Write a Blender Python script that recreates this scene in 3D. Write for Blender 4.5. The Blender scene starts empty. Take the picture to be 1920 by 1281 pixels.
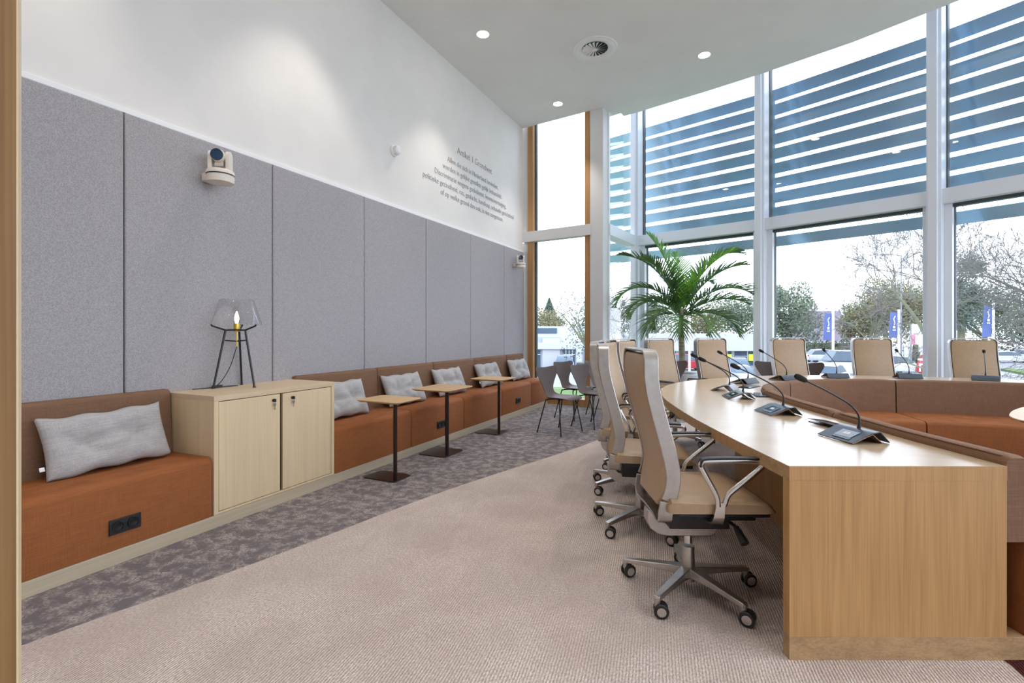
import bpy, bmesh, math, random
from mathutils import Vector, Matrix
from math import radians as R, sin, cos, pi

SC = bpy.context.scene
COL = SC.collection
random.seed(7)

# ------------------------------------------------------------------ camera
cd = bpy.data.cameras.new('camera'); cam = bpy.data.objects.new('camera', cd); COL.objects.link(cam)
cam.location = (0, 0, 1.26); cam.rotation_euler = (R(90), 0, R(25.56))
cd.sensor_width = 36; cd.lens = 17.25; cd.shift_y = -0.0104; cd.clip_start = 0.05; cd.clip_end = 500
SC.camera = cam

# ------------------------------------------------------------------ view
SC.view_settings.view_transform = 'Standard'; SC.view_settings.look = 'None'
SC.view_settings.gamma = 1; SC.view_settings.exposure = 0.72
SC.view_settings.use_curve_mapping = False

# ------------------------------------------------------------------ sky (bright overcast)
w = bpy.data.worlds.new('sky'); SC.world = w; w.use_nodes = True
nt = w.node_tree; nt.nodes.clear()
bg = nt.nodes.new('ShaderNodeBackground'); ow = nt.nodes.new('ShaderNodeOutputWorld')
tc = nt.nodes.new('ShaderNodeTexCoord'); sx = nt.nodes.new('ShaderNodeSeparateXYZ'); cr = nt.nodes.new('ShaderNodeValToRGB')
nz = nt.nodes.new('ShaderNodeTexNoise'); nz.inputs['Scale'].default_value = 2.0
nt.links.new(tc.outputs['Generated'], sx.inputs[0]); nt.links.new(sx.outputs['Z'], cr.inputs[0])
cr.color_ramp.elements[0].position = 0.0; cr.color_ramp.elements[0].color = (0.91, 0.94, 1, 1)
cr.color_ramp.elements[1].position = 0.8; cr.color_ramp.elements[1].color = (0.80, 0.87, 1, 1)
nt.links.new(cr.outputs[0], bg.inputs[0]); bg.inputs[1].default_value = 2.7
nt.links.new(bg.outputs[0], ow.inputs[0])
SC.cycles.max_bounces = 10; SC.cycles.diffuse_bounces = 5; SC.cycles.transparent_max_bounces = 16
SC.cycles.glossy_bounces = 4; SC.cycles.sample_clamp_indirect = 6; SC.cycles.caustics_reflective = False; SC.cycles.caustics_refractive = False

# ------------------------------------------------------------------ materials
def srgb(r, g, b):
    f = lambda c: (c/255/12.92 if c <= 10 else ((c/255+0.055)/1.055)**2.4)
    return (f(r), f(g), f(b), 1)
def mat(name, col, rough=0.6, metal=0.0, spec=0.5):
    m = bpy.data.materials.new(name); m.use_nodes = True
    b = m.node_tree.nodes['Principled BSDF']
    b.inputs['Base Color'].default_value = col if len(col) == 4 else (*col, 1)
    b.inputs['Roughness'].default_value = rough; b.inputs['Metallic'].default_value = metal
    b.inputs['Specular IOR Level'].default_value = spec
    return m
def noise_mat(name, c1, c2, scale=(1, 1, 1), nscale=10, rough=0.7, detail=6, bump=0.0, bscale=None, lo=0.35, hi=0.65, metal=0, spec=0.4, coord='Object', c3=None):
    """base colour mixed between c1 and c2 by a stretched noise; optional bump"""
    m = mat(name, c1, rough, metal, spec); n = m.node_tree; N = n.nodes; L = n.links; b = N['Principled BSDF']
    t = N.new('ShaderNodeTexCoord'); mp = N.new('ShaderNodeMapping'); mp.inputs['Scale'].default_value = scale
    L.new(t.outputs[coord], mp.inputs[0])
    nz = N.new('ShaderNodeTexNoise'); nz.inputs['Scale'].default_value = nscale; nz.inputs['Detail'].default_value = detail
    L.new(mp.outputs[0], nz.inputs['Vector'])
    r = N.new('ShaderNodeValToRGB'); e = r.color_ramp.elements
    e[0].position = lo; e[0].color = c1; e[1].position = hi; e[1].color = c2
    if c3: x = e.new((lo+hi)/2); x.color = c3
    L.new(nz.outputs['Fac'], r.inputs[0]); L.new(r.outputs[0], b.inputs['Base Color'])
    if bump:
        bn = N.new('ShaderNodeBump'); bn.inputs['Strength'].default_value = bump; bn.inputs['Distance'].default_value = 0.01
        n2 = N.new('ShaderNodeTexNoise'); n2.inputs['Scale'].default_value = bscale or nscale*4; n2.inputs['Detail'].default_value = 3
        L.new(t.outputs[coord], n2.inputs['Vector']); L.new(n2.outputs['Fac'], bn.inputs['Height']); L.new(bn.outputs[0], b.inputs['Normal'])
    return m
def wood(name, c1, c2, axis='z', rough=0.45, scale=1.0, spec=0.4):
    s = {'x': (1.2, 26, 26), 'y': (26, 1.2, 26), 'z': (26, 26, 1.2)}[axis]
    m = mat(name, c1, rough, 0, spec); n = m.node_tree; N = n.nodes; L = n.links; b = N['Principled BSDF']
    t = N.new('ShaderNodeTexCoord')
    def layer(sc, ns, det, dist):
        mp = N.new('ShaderNodeMapping'); mp.inputs['Scale'].default_value = tuple(v*scale for v in sc); L.new(t.outputs['Object'], mp.inputs[0])
        z = N.new('ShaderNodeTexNoise'); z.inputs['Scale'].default_value = ns; z.inputs['Detail'].default_value = det; z.inputs['Distortion'].default_value = dist
        L.new(mp.outputs[0], z.inputs['Vector']); return z
    a = layer(s, 1.0, 5, 0.6); f = layer(tuple(v*4 if v > 2 else v*0.8 for v in s), 1.6, 4, 0.1)
    mx = N.new('ShaderNodeMix'); mx.inputs[0].default_value = 0.5
    L.new(a.outputs['Fac'], mx.inputs[2]); L.new(f.outputs['Fac'], mx.inputs[3])
    r = N.new('ShaderNodeValToRGB'); e = r.color_ramp.elements
    e[0].position = 0.36; e[0].color = c2; e[1].position = 0.62; e[1].color = c1
    L.new(mx.outputs[0], r.inputs[0]); L.new(r.outputs[0], b.inputs['Base Color'])
    bn = N.new('ShaderNodeBump'); bn.inputs['Strength'].default_value = 0.08; bn.inputs['Distance'].default_value = 0.002
    L.new(f.outputs['Fac'], bn.inputs['Height']); L.new(bn.outputs[0], b.inputs['Normal'])
    return m
def weave(name, c1, c2, sc=260, rough=0.85, mottling=14, bump=0.35, c_mot=0.25):
    """woven cloth: fine cross threads plus soft mottling"""
    m = mat(name, c1, rough, 0, 0.25); n = m.node_tree; N = n.nodes; L = n.links; b = N['Principled BSDF']
    t = N.new('ShaderNodeTexCoord')
    outs = []
    for s in ((sc, sc, 9), (9, 9, sc), (sc, 9, sc*0.6)):
        mp = N.new('ShaderNodeMapping'); mp.inputs['Scale'].default_value = s; L.new(t.outputs['Object'], mp.inputs[0])
        z = N.new('ShaderNodeTexNoise'); z.inputs['Scale'].default_value = 1; z.inputs['Detail'].default_value = 2; L.new(mp.outputs[0], z.inputs['Vector']); outs.append(z)
    ad = N.new('ShaderNodeMath'); ad.operation = 'ADD'; L.new(outs[0].outputs['Fac'], ad.inputs[0]); L.new(outs[1].outputs['Fac'], ad.inputs[1])
    ad2 = N.new('ShaderNodeMath'); ad2.operation = 'MULTIPLY_ADD'; L.new(outs[2].outputs['Fac'], ad2.inputs[0]); ad2.inputs[1].default_value = 0.4; L.new(ad.outputs[0], ad2.inputs[2])
    mo = N.new('ShaderNodeTexNoise'); mo.inputs['Scale'].default_value = mottling; mo.inputs['Detail'].default_value = 4; L.new(t.outputs['Object'], mo.inputs['Vector'])
    ad3 = N.new('ShaderNodeMath'); ad3.operation = 'MULTIPLY_ADD'; L.new(mo.outputs['Fac'], ad3.inputs[0]); ad3.inputs[1].default_value = c_mot; L.new(ad2.outputs[0], ad3.inputs[2])
    r = N.new('ShaderNodeMapRange'); r.inputs[1].default_value = 1.0+c_mot/2; r.inputs[2].default_value = 1.4+c_mot/2
    L.new(ad3.outputs[0], r.inputs[0])
    mx = N.new('ShaderNodeMix'); mx.data_type = 'RGBA'; mx.inputs[6].default_value = c2; mx.inputs[7].default_value = c1
    L.new(r.outputs[0], mx.inputs[0]); L.new(mx.outputs[2], b.inputs['Base Color'])
    bn = N.new('ShaderNodeBump'); bn.inputs['Strength'].default_value = bump; bn.inputs['Distance'].default_value = 0.002
    L.new(ad2.outputs[0], bn.inputs['Height']); L.new(bn.outputs[0], b.inputs['Normal'])
    return m
def glass(name, tint=(1, 1, 1), refl=0.06, rough=0.0):
    m = bpy.data.materials.new(name); m.use_nodes = True; n = m.node_tree; n.nodes.clear(); N = n.nodes; L = n.links
    o = N.new('ShaderNodeOutputMaterial'); mx = N.new('ShaderNodeMixShader'); tr = N.new('ShaderNodeBsdfTransparent'); gl = N.new('ShaderNodeBsdfGlossy')
    gl.inputs['Roughness'].default_value = rough; tr.inputs[0].default_value = (*tint, 1)
    lw = N.new('ShaderNodeLayerWeight'); lw.inputs['Blend'].default_value = .5
    pw = N.new('ShaderNodeMath'); pw.operation = 'POWER'; pw.inputs[1].default_value = 4.0; L.new(lw.outputs['Facing'], pw.inputs[0])
    mu = N.new('ShaderNodeMath'); mu.operation = 'MULTIPLY_ADD'; mu.inputs[1].default_value = .55; mu.inputs[2].default_value = refl
    L.new(pw.outputs[0], mu.inputs[0]); L.new(mu.outputs[0], mx.inputs[0]); L.new(tr.outputs[0], mx.inputs[1]); L.new(gl.outputs[0], mx.inputs[2]); L.new(mx.outputs[0], o.inputs[0])
    return m
def emit(name, col, s):
    m = bpy.data.materials.new(name); m.use_nodes = True; b = m.node_tree.nodes['Principled BSDF']
    b.inputs['Base Color'].default_value = (*col, 1); b.inputs['Emission Color'].default_value = (*col, 1); b.inputs['Emission Strength'].default_value = s
    return m

M = {}
M['wall'] = noise_mat('wall_paint', (.77, .75, .72, 1), (.80, .78, .75, 1), nscale=3, rough=.9, spec=.2)
M['ceil'] = noise_mat('ceiling_paint', (.80, .80, .79, 1), (.83, .83, .82, 1), nscale=2, rough=.95, spec=.1)
M['trimw'] = mat('white_trim', (.86, .86, .86, 1), .5)
M['panel'] = noise_mat('grey_felt', (.33, .315, .325, 1), (.45, .435, .445, 1), nscale=170, rough=.95, detail=4, bump=.25, bscale=400, lo=.38, hi=.62, spec=.1)
M['orange'] = weave('rust_fabric', (.335, .117, .036, 1), (.245, .08, .025, 1), 700, .8, 8, .2)
M['brown'] = weave('brown_fabric', (.24, .132, .076, 1), (.175, .094, .054, 1), 700, .8, 8, .2)
M['pillow'] = weave('pillow_fabric', (.52, .50, .48, 1), (.36, .35, .35, 1), 600, .9, 60, .3)
M['cab'] = wood('pale_oak', (.77, .61, .38, 1), (.68, .525, .32, 1), 'z', .45)
M['cabh'] = wood('pale_oak_horizontal', (.70, .545, .36, 1), (.60, .455, .29, 1), 'y', .45)
M['plinth'] = wood('pale_oak_plinth', (.58, .49, .35, 1), (.48, .40, .28, 1), 'y', .4)
M['oakv'] = wood('oak_vertical', (.53, .305, .122, 1), (.40, .215, .078, 1), 'z', .42, 1.7)
M['oakx'] = wood('oak_horizontal', (.48, .31, .16, 1), (.33, .20, .095, 1), 'x', .42)
M['oaktop'] = wood('oak_tabletop', (.60, .46, .30, 1), (.52, .385, .24, 1), 'x', .28, .6, .55)
_c = M['oaktop'].node_tree.nodes['Principled BSDF']; _c.inputs['Coat Weight'].default_value = .6; _c.inputs['Coat Roughness'].default_value = .22
M['oakside'] = wood('oak_side_table', (.62, .42, .21, 1), (.54, .35, .165, 1), 'y', .4)
M['timber'] = wood('window_timber', (.52, .30, .13, 1), (.40, .21, .085, 1), 'z', .5, .7)
M['bamboo_shaded'] = wood('bamboo_timber_shaded', (.30, .165, .06, 1), (.22, .115, .038, 1), 'z', .5, .8)  # shade on the foreground post is put into this darker brown
M['tan'] = noise_mat('tan_leather', (.46, .325, .20, 1), (.43, .30, .185, 1), nscale=40, rough=.42, bump=.12, bscale=500, spec=.4)
M['alu'] = noise_mat('satin_aluminium', (.46, .43, .40, 1), (.52, .49, .46, 1), nscale=30, rough=.38, metal=1)
M['chrome'] = mat('polished_aluminium', (.68, .665, .65, 1), .22, 1)
M['black'] = mat('black_plastic', (.014, .014, .015, 1), .45)
M['blackm'] = mat('black_steel', (.018, .018, .020, 1), .35, .3)
M['rubber'] = mat('black_tyre', (.012, .012, .012, 1), .4)
M['bronze'] = mat('dark_bronze_steel', (.035, .024, .022, 1), .28, .6)
M['taupe'] = noise_mat('taupe_upholstery', (.105, .074, .064, 1), (.088, .062, .055, 1), nscale=60, rough=.55, bump=.1, bscale=600, spec=.4)
M['frame'] = mat('white_window_frame', (.80, .84, .90, 1), .35)
M['framein'] = mat('column_white', (.70, .70, .69, 1), .6)
M['gasket'] = mat('dark_gasket', (.05, .07, .08, 1), .5)
M['glass'] = glass('window_glass', (.94, .965, 1.0), .04)
M['lampglass'] = glass('lamp_glass', (.95, .96, .97), .07)
M['blade'] = mat('louvre_blue', (.35, .54, .70, 1), .12, .3, .8)
M['brass'] = mat('brass', (.72, .52, .10, 1), .3, .9)
M['cream'] = mat('camera_cream', (.74, .68, .60, 1), .45)
M['white'] = mat('white_plastic', (.82, .82, .82, 1), .4)
M['lens'] = mat('lens_glass', (.02, .05, .10, 1), .08)
M['mic'] = mat('conference_grey', (.075, .085, .10, 1), .3, .5)
M['copper'] = mat('copper_edge', (.35, .22, .15, 1), .35, .7)
M['screen'] = mat('glossy_screen', (.02, .045, .06, 1), .05)
M['key'] = mat('grey_key', (.16, .22, .28, 1), .35)
M['foam'] = noise_mat('black_foam', (.010, .010, .010, 1), (.02, .02, .02, 1), nscale=300, rough=.95)
M['text'] = mat('wall_lettering', (.36, .36, .38, 1), .8)
M['emit'] = emit('lamp_emission', (1, .93, .82), 14)
M['bulb'] = emit('bulb_emission', (1, .82, .6), 3)
M['steel'] = mat('steel_key', (.6, .6, .58, 1), .3, 1)
M['metalr'] = mat('seam', (.06, .04, .03, 1), .8)
M['seamgrey'] = mat('panel_gap', (.14, .13, .13, 1), .9)

def carpet(name, c1, c2, c3, nscale, lo, hi, rib):
    m = mat(name, c1, .95, 0, .1); n = m.node_tree; N = n.nodes; L = n.links; b = N['Principled BSDF']
    t = N.new('ShaderNodeTexCoord')
    a = N.new('ShaderNodeTexNoise'); a.inputs['Scale'].default_value = nscale; a.inputs['Detail'].default_value = 8; a.inputs['Roughness'].default_value = .65; a.inputs['Distortion'].default_value = .4
    L.new(t.outputs['Object'], a.inputs['Vector'])
    r = N.new('ShaderNodeValToRGB'); e = r.color_ramp.elements; e[0].position = lo; e[0].color = c1; e[1].position = hi; e[1].color = c2
    L.new(a.outputs['Fac'], r.inputs[0])
    f = N.new('ShaderNodeTexNoise'); f.inputs['Scale'].default_value = 170; f.inputs['Detail'].default_value = 3
    mp = N.new('ShaderNodeMapping'); mp.inputs['Rotation'].default_value = (0, 0, R(-20)); mp.inputs['Scale'].default_value = (1, .45, 1)
    L.new(t.outputs['Object'], mp.inputs[0]); L.new(mp.outputs[0], f.inputs['Vector'])
    r2 = N.new('ShaderNodeMapRange'); r2.inputs[1].default_value = .36; r2.inputs[2].default_value = .62; L.new(f.outputs['Fac'], r2.inputs[0])
    mx = N.new('ShaderNodeMix'); mx.data_type = 'RGBA'; L.new(r2.outputs[0], mx.inputs[0]); mx.inputs[6].default_value = c3; L.new(r.outputs[0], mx.inputs[7])
    L.new(mx.outputs[2], b.inputs['Base Color'])
    wv = N.new('ShaderNodeTexWave'); wv.inputs['Scale'].default_value = rib; wv.inputs['Distortion'].default_value = 1.5; wv.inputs['Detail'].default_value = 2; L.new(mp.outputs[0], wv.inputs['Vector'])
    ad = N.new('ShaderNodeMath'); ad.operation = 'ADD'; L.new(wv.outputs['Fac'], ad.inputs[0]); L.new(f.outputs['Fac'], ad.inputs[1])
    bn = N.new('ShaderNodeBump'); bn.inputs['Strength'].default_value = .6; bn.inputs['Distance'].default_value = .006
    L.new(ad.outputs[0], bn.inputs['Height']); L.new(bn.outputs[0], b.inputs['Normal'])
    return m
M['cbeige'] = carpet('beige_carpet', (.60, .51, .46, 1), (.73, .635, .58, 1), (.44, .36, .32, 1), 2.2, .4, .6, 28)
M['cdark'] = carpet('dark_mottled_carpet', (.20, .175, .185, 1), (.52, .465, .425, 1), (.16, .14, .145, 1), 13, .44, .60, 28)
M['cred'] = carpet('wine_carpet', (.08, .02, .02, 1), (.11, .03, .03, 1), (.05, .015, .015, 1), 4, .4, .6, 28)

# ------------------------------------------------------------------ mesh helpers
class MB:
    def __init__(s): s.bm = bmesh.new(); s.mi = 0
    def f(s, vs):
        try: fc = s.bm.faces.new(vs); fc.material_index = s.mi; return fc
        except ValueError: return None
    def v(s, p): return s.bm.verts.new(p)
    def box(s, c, d, rz=0, rx=0, ry=0, m=None):
        T = m if m is not None else Matrix.Translation(c) @ Matrix.Rotation(rz, 4, 'Z') @ Matrix.Rotation(rx, 4, 'X') @ Matrix.Rotation(ry, 4, 'Y')
        x, y, z = d[0]/2, d[1]/2, d[2]/2
        V = [s.v(T @ Vector(p)) for p in ((-x,-y,-z),(x,-y,-z),(x,y,-z),(-x,y,-z),(-x,-y,z),(x,-y,z),(x,y,z),(-x,y,z))]
        for q in ((0,3,2,1),(4,5,6,7),(0,1,5,4),(1,2,6,5),(2,3,7,6),(3,0,4,7)): s.f([V[i] for i in q])
        return s
    def bb(s, x0, x1, y0, y1, z0, z1): return s.box(((x0+x1)/2, (y0+y1)/2, (z0+z1)/2), (x1-x0, y1-y0, z1-z0))
    def loft(s, rings, closed=True, cap=True):
        VR = [[s.v(p) for p in r] for r in rings]; n = len(VR[0])
        for a, b in zip(VR, VR[1:]):
            for i in range(n if closed else n-1):
                j = (i+1) % n; s.f([a[i], a[j], b[j], b[i]])
        if cap and closed: s.f(VR[0][::-1]); s.f(VR[-1])
        return VR
    def prism(s, poly, z0, z1): s.loft([[(x, y, z0) for x, y in poly], [(x, y, z1) for x, y in poly]]); return s
    def tube(s, pts, r, n=8, cap=True):
        P = [Vector(p) for p in pts]; rings = []
        t0 = (P[1]-P[0]).normalized(); up = Vector((0, 0, 1)) if abs(t0.z) < .9 else Vector((1, 0, 0))
        u = t0.cross(up).normalized()
        for i, p in enumerate(P):
            t = (P[min(i+1, len(P)-1)]-P[max(i-1, 0)]).normalized()
            u = (u - t*u.dot(t)).normalized(); v = t.cross(u)
            rr = r[i] if isinstance(r, (list, tuple)) else r
            rings.append([p+(u*cos(2*pi*k/n)+v*sin(2*pi*k/n))*rr for k in range(n)])
        s.loft(rings, True, cap); return s
    def strap(s, pts, wdir, w, t, closed=False):
        """flat bar: rectangle section, width w along wdir (vector or list), thickness t"""
        P = [Vector(p) for p in pts]; n = len(P); rings = []
        for i, p in enumerate(P):
            a = P[(i-1) % n] if closed else P[max(i-1, 0)]; b = P[(i+1) % n] if closed else P[min(i+1, n-1)]
            tg = (b-a).normalized(); wd = Vector(wdir[i] if isinstance(wdir, list) else wdir).normalized()
            nn = tg.cross(wd).normalized(); wd = nn.cross(tg).normalized()
            ww = w[i] if isinstance(w, list) else w
            rings.append([p+wd*ww/2+nn*t/2, p+wd*ww/2-nn*t/2, p-wd*ww/2-nn*t/2, p-wd*ww/2+nn*t/2])
        if closed: rings.append(rings[0])
        if closed:
            VR = [[s.v(q) for q in r] for r in rings[:-1]]; VR.append(VR[0])
            for a, b in zip(VR, VR[1:]):
                for i in range(4): j = (i+1) % 4; s.f([a[i], a[j], b[j], b[i]])
        else: s.loft(rings)
        return s
    def lathe(s, prof, c=(0, 0, 0), axis='z', n=24, cap=True, m=None):
        rings = []
        for r, h in prof:
            ring = []
            for k in range(n):
                a = 2*pi*k/n; x, y = r*cos(a), r*sin(a)
                q = {'z': (x, y, h), 'x': (h, x, y), 'y': (y, h, x)}[axis]
                q = Vector(q)
                if m is not None: q = m @ q
                ring.append(q+Vector(c))
            rings.append(ring)
        s.loft(rings, True, cap); return s
    def build(s, name, mats, parent=None, world=False, bevel=0, seg=2, smooth=35, sub=0, kind=None):
        if world and parent is not None:
            o = Vector((0, 0, 0)); p = parent
            while p is not None: o += p.location; p = p.parent
            bmesh.ops.translate(s.bm, verts=s.bm.verts, vec=-o)
        bmesh.ops.recalc_face_normals(s.bm, faces=s.bm.faces)
        me = bpy.data.meshes.new(name); s.bm.to_mesh(me); s.bm.free()
        if not isinstance(mats, (list, tuple)): mats = [mats]
        for m in mats: me.materials.append(M[m] if isinstance(m, str) else m)
        if smooth:
            me.polygons.foreach_set('use_smooth', [True]*len(me.polygons)); me.set_sharp_from_angle(angle=R(smooth))
        o = bpy.data.objects.new(name, me); COL.objects.link(o)
        if parent is not None: o.parent = parent
        if bevel:
            b = o.modifiers.new('bevel', 'BEVEL'); b.width = bevel; b.segments = seg; b.limit_method = 'ANGLE'; b.angle_limit = R(40)
        if sub:
            b = o.modifiers.new('sub', 'SUBSURF'); b.levels = sub; b.render_levels = sub
        if kind: o['kind'] = kind
        return o

def tag(o, label, cat, group=None):
    o['label'] = label; o['category'] = cat
    if group: o['group'] = group
    return o
def thing(name, label, cat, loc=(0, 0, 0), rz=0, group=None):
    o = bpy.data.objects.new(name, None); COL.objects.link(o); o.empty_display_size = .1
    o.location = loc; o.rotation_euler = (0, 0, rz)
    return tag(o, label, cat, group)
def struct(o, label=None, cat=None):
    o['kind'] = 'structure'
    if label: o['label'] = label
    if cat: o['category'] = cat
    return o
KIDS = {}
def kids(o): return [c for c in bpy.data.objects if c.parent == o]
def dup(root, loc, rz, label, scale=None):
    r = root.copy(); COL.objects.link(r); r.location = loc; r.rotation_euler = (0, 0, rz); r['label'] = label
    if root.name not in KIDS: KIDS[root.name] = [(c, kids(c)) for c in kids(root)]
    for ch, gs in KIDS[root.name]:
        c = ch.copy(); COL.objects.link(c); c.parent = r
        for g in gs: d = g.copy(); COL.objects.link(d); d.parent = c
    if scale: r.scale = scale
    return r
def smooth_path(P, step=6, closed=False):
    """Catmull-Rom through points"""
    P = [Vector(p) for p in P]; out = []; n = len(P)
    for i in range(n-1):
        p0 = P[max(i-1, 0)]; p1 = P[i]; p2 = P[i+1]; p3 = P[min(i+2, n-1)]
        for k in range(step):
            t = k/step
            out.append(.5*((2*p1)+(p2-p0)*t+(2*p0-5*p1+4*p2-p3)*t*t+(3*p1-p0-3*p2+p3)*t**3))
    out.append(P[-1]); return out
def offset(path, d):
    out = []
    for i, p in enumerate(path):
        t = (path[min(i+1, len(path)-1)]-path[max(i-1, 0)]).normalized(); out.append(Vector((p.x+t.y*d, p.y-t.x*d)))
    return out
def clean(path, ref, d):
    """drop offset points that fold back closer than d to the reference path"""
    return [p for p in path if min((p-q).length for q in ref) > d*.97]
def rrect(w, h, r, n=5, cx=0, cy=0):
    out = []
    for sx_, sy_, a0 in ((1, 1, 0), (-1, 1, 90), (-1, -1, 180), (1, -1, 270)):
        for k in range(n+1):
            a = R(a0+90*k/n); out.append((cx+sx_*(w/2-r)+r*cos(a), cy+sy_*(h/2-r)+r*sin(a)))
    return out
def V2(*a): return Vector(a)

# ================================================================== SETTING
CZ = 4.86; WX = -3.60
edge = [(-3.62, 7.96), (-2.12, 7.765), (-2.07, 8.15), (-1.88, 8.10), (-1.855, 8.23), (-1.49, 8.156), (-.895, 8.003), (-.58, 7.927), (.189, 7.708), (.64, 7.55),
        (1.2, 7.354), (1.66, 7.13), (2.13, 6.90), (3.0, 6.35), (4.1, 5.3), (4.9, 3.9), (5.3, 2.2), (5.3, -2.6)]
glassline = [(-1.82, 9.43), (.27, 8.83), (2.22, 8.00), (4.0, 7.02), (5.3, 5.6), (6.1, 3.9), (6.4, 2.0), (6.4, -2.6)]
# floor with three carpets
b = MB()
bd = [Vector((-2.9, -2.6)), Vector((-2.78, 0.0)), Vector((-2.619, .92)), Vector((-2.407, 1.806)), Vector((-2.141, 3.267)), Vector((-1.706, 4.857)), Vector((-1.42, 6.0)), Vector((-.95, 6.9)), Vector((-.1, 7.7)), Vector((.9, 8.3))]
bs = smooth_path([(p.x, p.y, 0) for p in bd], 5); bs = [V2(p[0], p[1]) for p in bs]
poly_dark = [(-3.62, -2.6)] + [(p.x, p.y) for p in bs] + [(.9, 8.56), (.27, 8.83), (-1.82, 9.43), (-2.05, 7.78), (-3.62, 7.97)]
b.mi = 1; b.f([b.v((x, y, 0)) for x, y in poly_dark])
red = [(.9, 2.47), (.93, 2.25), (1.05, 1.2), (6.4, 1.2), (6.4, 2.0), (6.1, 3.9)]
ringp = [(.9, 2.47)]
b.mi = 0; b.f([b.v((p.x, p.y, 0)) for p in bs] + [b.v((x, y, 0)) for x, y in [(2.22, 8.0), (4.0, 7.02), (5.3, 5.6), (6.1, 3.9), (6.4, 2.0), (6.4, -2.6)]])
b.mi = 2; b.f([b.v((x, y, .002)) for x, y in [(.9, 2.47), (.915, 2.38), (1.05, 1.6), (4.4, 1.6), (4.4, 5.0), (3.3, 5.9), (1.9, 6.05), (.75, 5.7), (.3, 4.8), (.5, 3.5)]])
struct(b.build('floor', ['cbeige', 'cdark', 'cred'], smooth=0), 'beige carpet with a dark mottled band along the left bench', 'floor')
# slab below
b = MB(); b.f([b.v((x, y, -.14)) for x, y in [(-3.9, -3), (-3.9, 7.97), (-2.05, 7.8), (-1.82, 9.5), (.27, 8.9), (2.22, 8.07), (4.05, 7.1), (5.4, 5.6), (6.2, 3.9), (6.5, 2), (6.5, -3)]]); 
struct(b.build('trim_slab', 'gasket', smooth=0))
# ceiling with fascia and outer soffit
b = MB(); b.prism([(-3.62, -2.6)] + edge, CZ, CZ+.12)
b.mi = 0
struct(b.build('ceiling', 'ceil', smooth=0), 'flat white ceiling with a curved edge before the glass facade', 'ceiling')
b = MB(); rp = [(-3.9, -3), (-3.9, 8.2), (-2.2, 8.0), (-1.95, 9.6), (.3, 9.0), (2.3, 8.15), (4.1, 7.15), (5.4, 5.7), (6.3, 3.95), (6.6, 2), (6.6, -3)]
b.prism(rp, 6.35, 6.6); struct(b.build('trim_roof', 'ceil', smooth=0))
# left wall
b = MB(); b.bb(-3.9, WX, -2.6, 7.97, -.1, 6.4); struct(b.build('wall_left', 'wall', smooth=0), 'tall white plaster wall above the grey panels', 'wall')
b = MB(); b.bb(-3.9, 6.6, -2.8, -2.6, -.1, 6.4); struct(b.build('wall_back', 'wall', smooth=0))
b = MB(); b.bb(WX-.01, WX+.022, -.6, 7.95, 2.652, 2.685); struct(b.build('trim_rail', 'trimw', bevel=.002), 'thin white rail along the top of the grey panels', 'trim')
# timber framed window at the end of the left wall
def along(p, q, t): return (p[0]+(q[0]-p[0])*t, p[1]+(q[1]-p[1])*t)
def wallbar(b, p, q, t0, t1, z0, z1, dep, off=0):
    d = Vector((q[0]-p[0], q[1]-p[1])).normalized(); nrm = Vector((-d.y, d.x))
    a = Vector(p)+d*t0+nrm*off; e = Vector(p)+d*t1+nrm*off; c = (a+e)/2+nrm*dep/2
    b.box((c.x, c.y, (z0+z1)/2), (abs(t1-t0), dep, z1-z0), rz=math.atan2(d.y, d.x)); return b
WA, WB = (-3.60, 7.965), (-2.10, 7.765)
b = MB()
wallbar(b, WA, WB, .09, .20, .10, CZ+.1, .16, .02); wallbar(b, WA, WB, 1.195, 1.30, .10, CZ+.1, .16, .02); wallbar(b, WA, WB, .09, 1.30, .0, .12, .16, .02)
wn1 = struct(b.build('window_1', 'timber', smooth=0, bevel=.003), 'tall narrow timber framed window at the end of the left wall', 'window')
b = MB(); wallbar(b, WA, WB, .0, 1.32, 2.83, 3.01, .14, -.02); wallbar(b, WA, WB, -.2, .10, 0, 2.83, .1, .05); wallbar(b, WA, WB, -.2, .10, 3.01, CZ+.1, .1, .05)
o = b.build('transom', 'framein', wn1, bevel=.003)
b = MB(); wallbar(b, WA, WB, .20, .225, .12, CZ+.1, .05, .1); o = b.build('glazing_bead', 'gasket', wn1, smooth=0)
b = MB(); wallbar(b, WA, WB, .2, 1.2, .1, 6.3, .012, .13); o = b.build('glass_pane', 'glass', wn1, smooth=0)
# column
b = MB(); wallbar(b, WA, WB, 1.30, 1.525, 0, 6.3, .22, 0.0); struct(b.build('trim_column', 'framein', bevel=.004), 'white column between the timber window and the glass facade', 'column')

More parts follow.
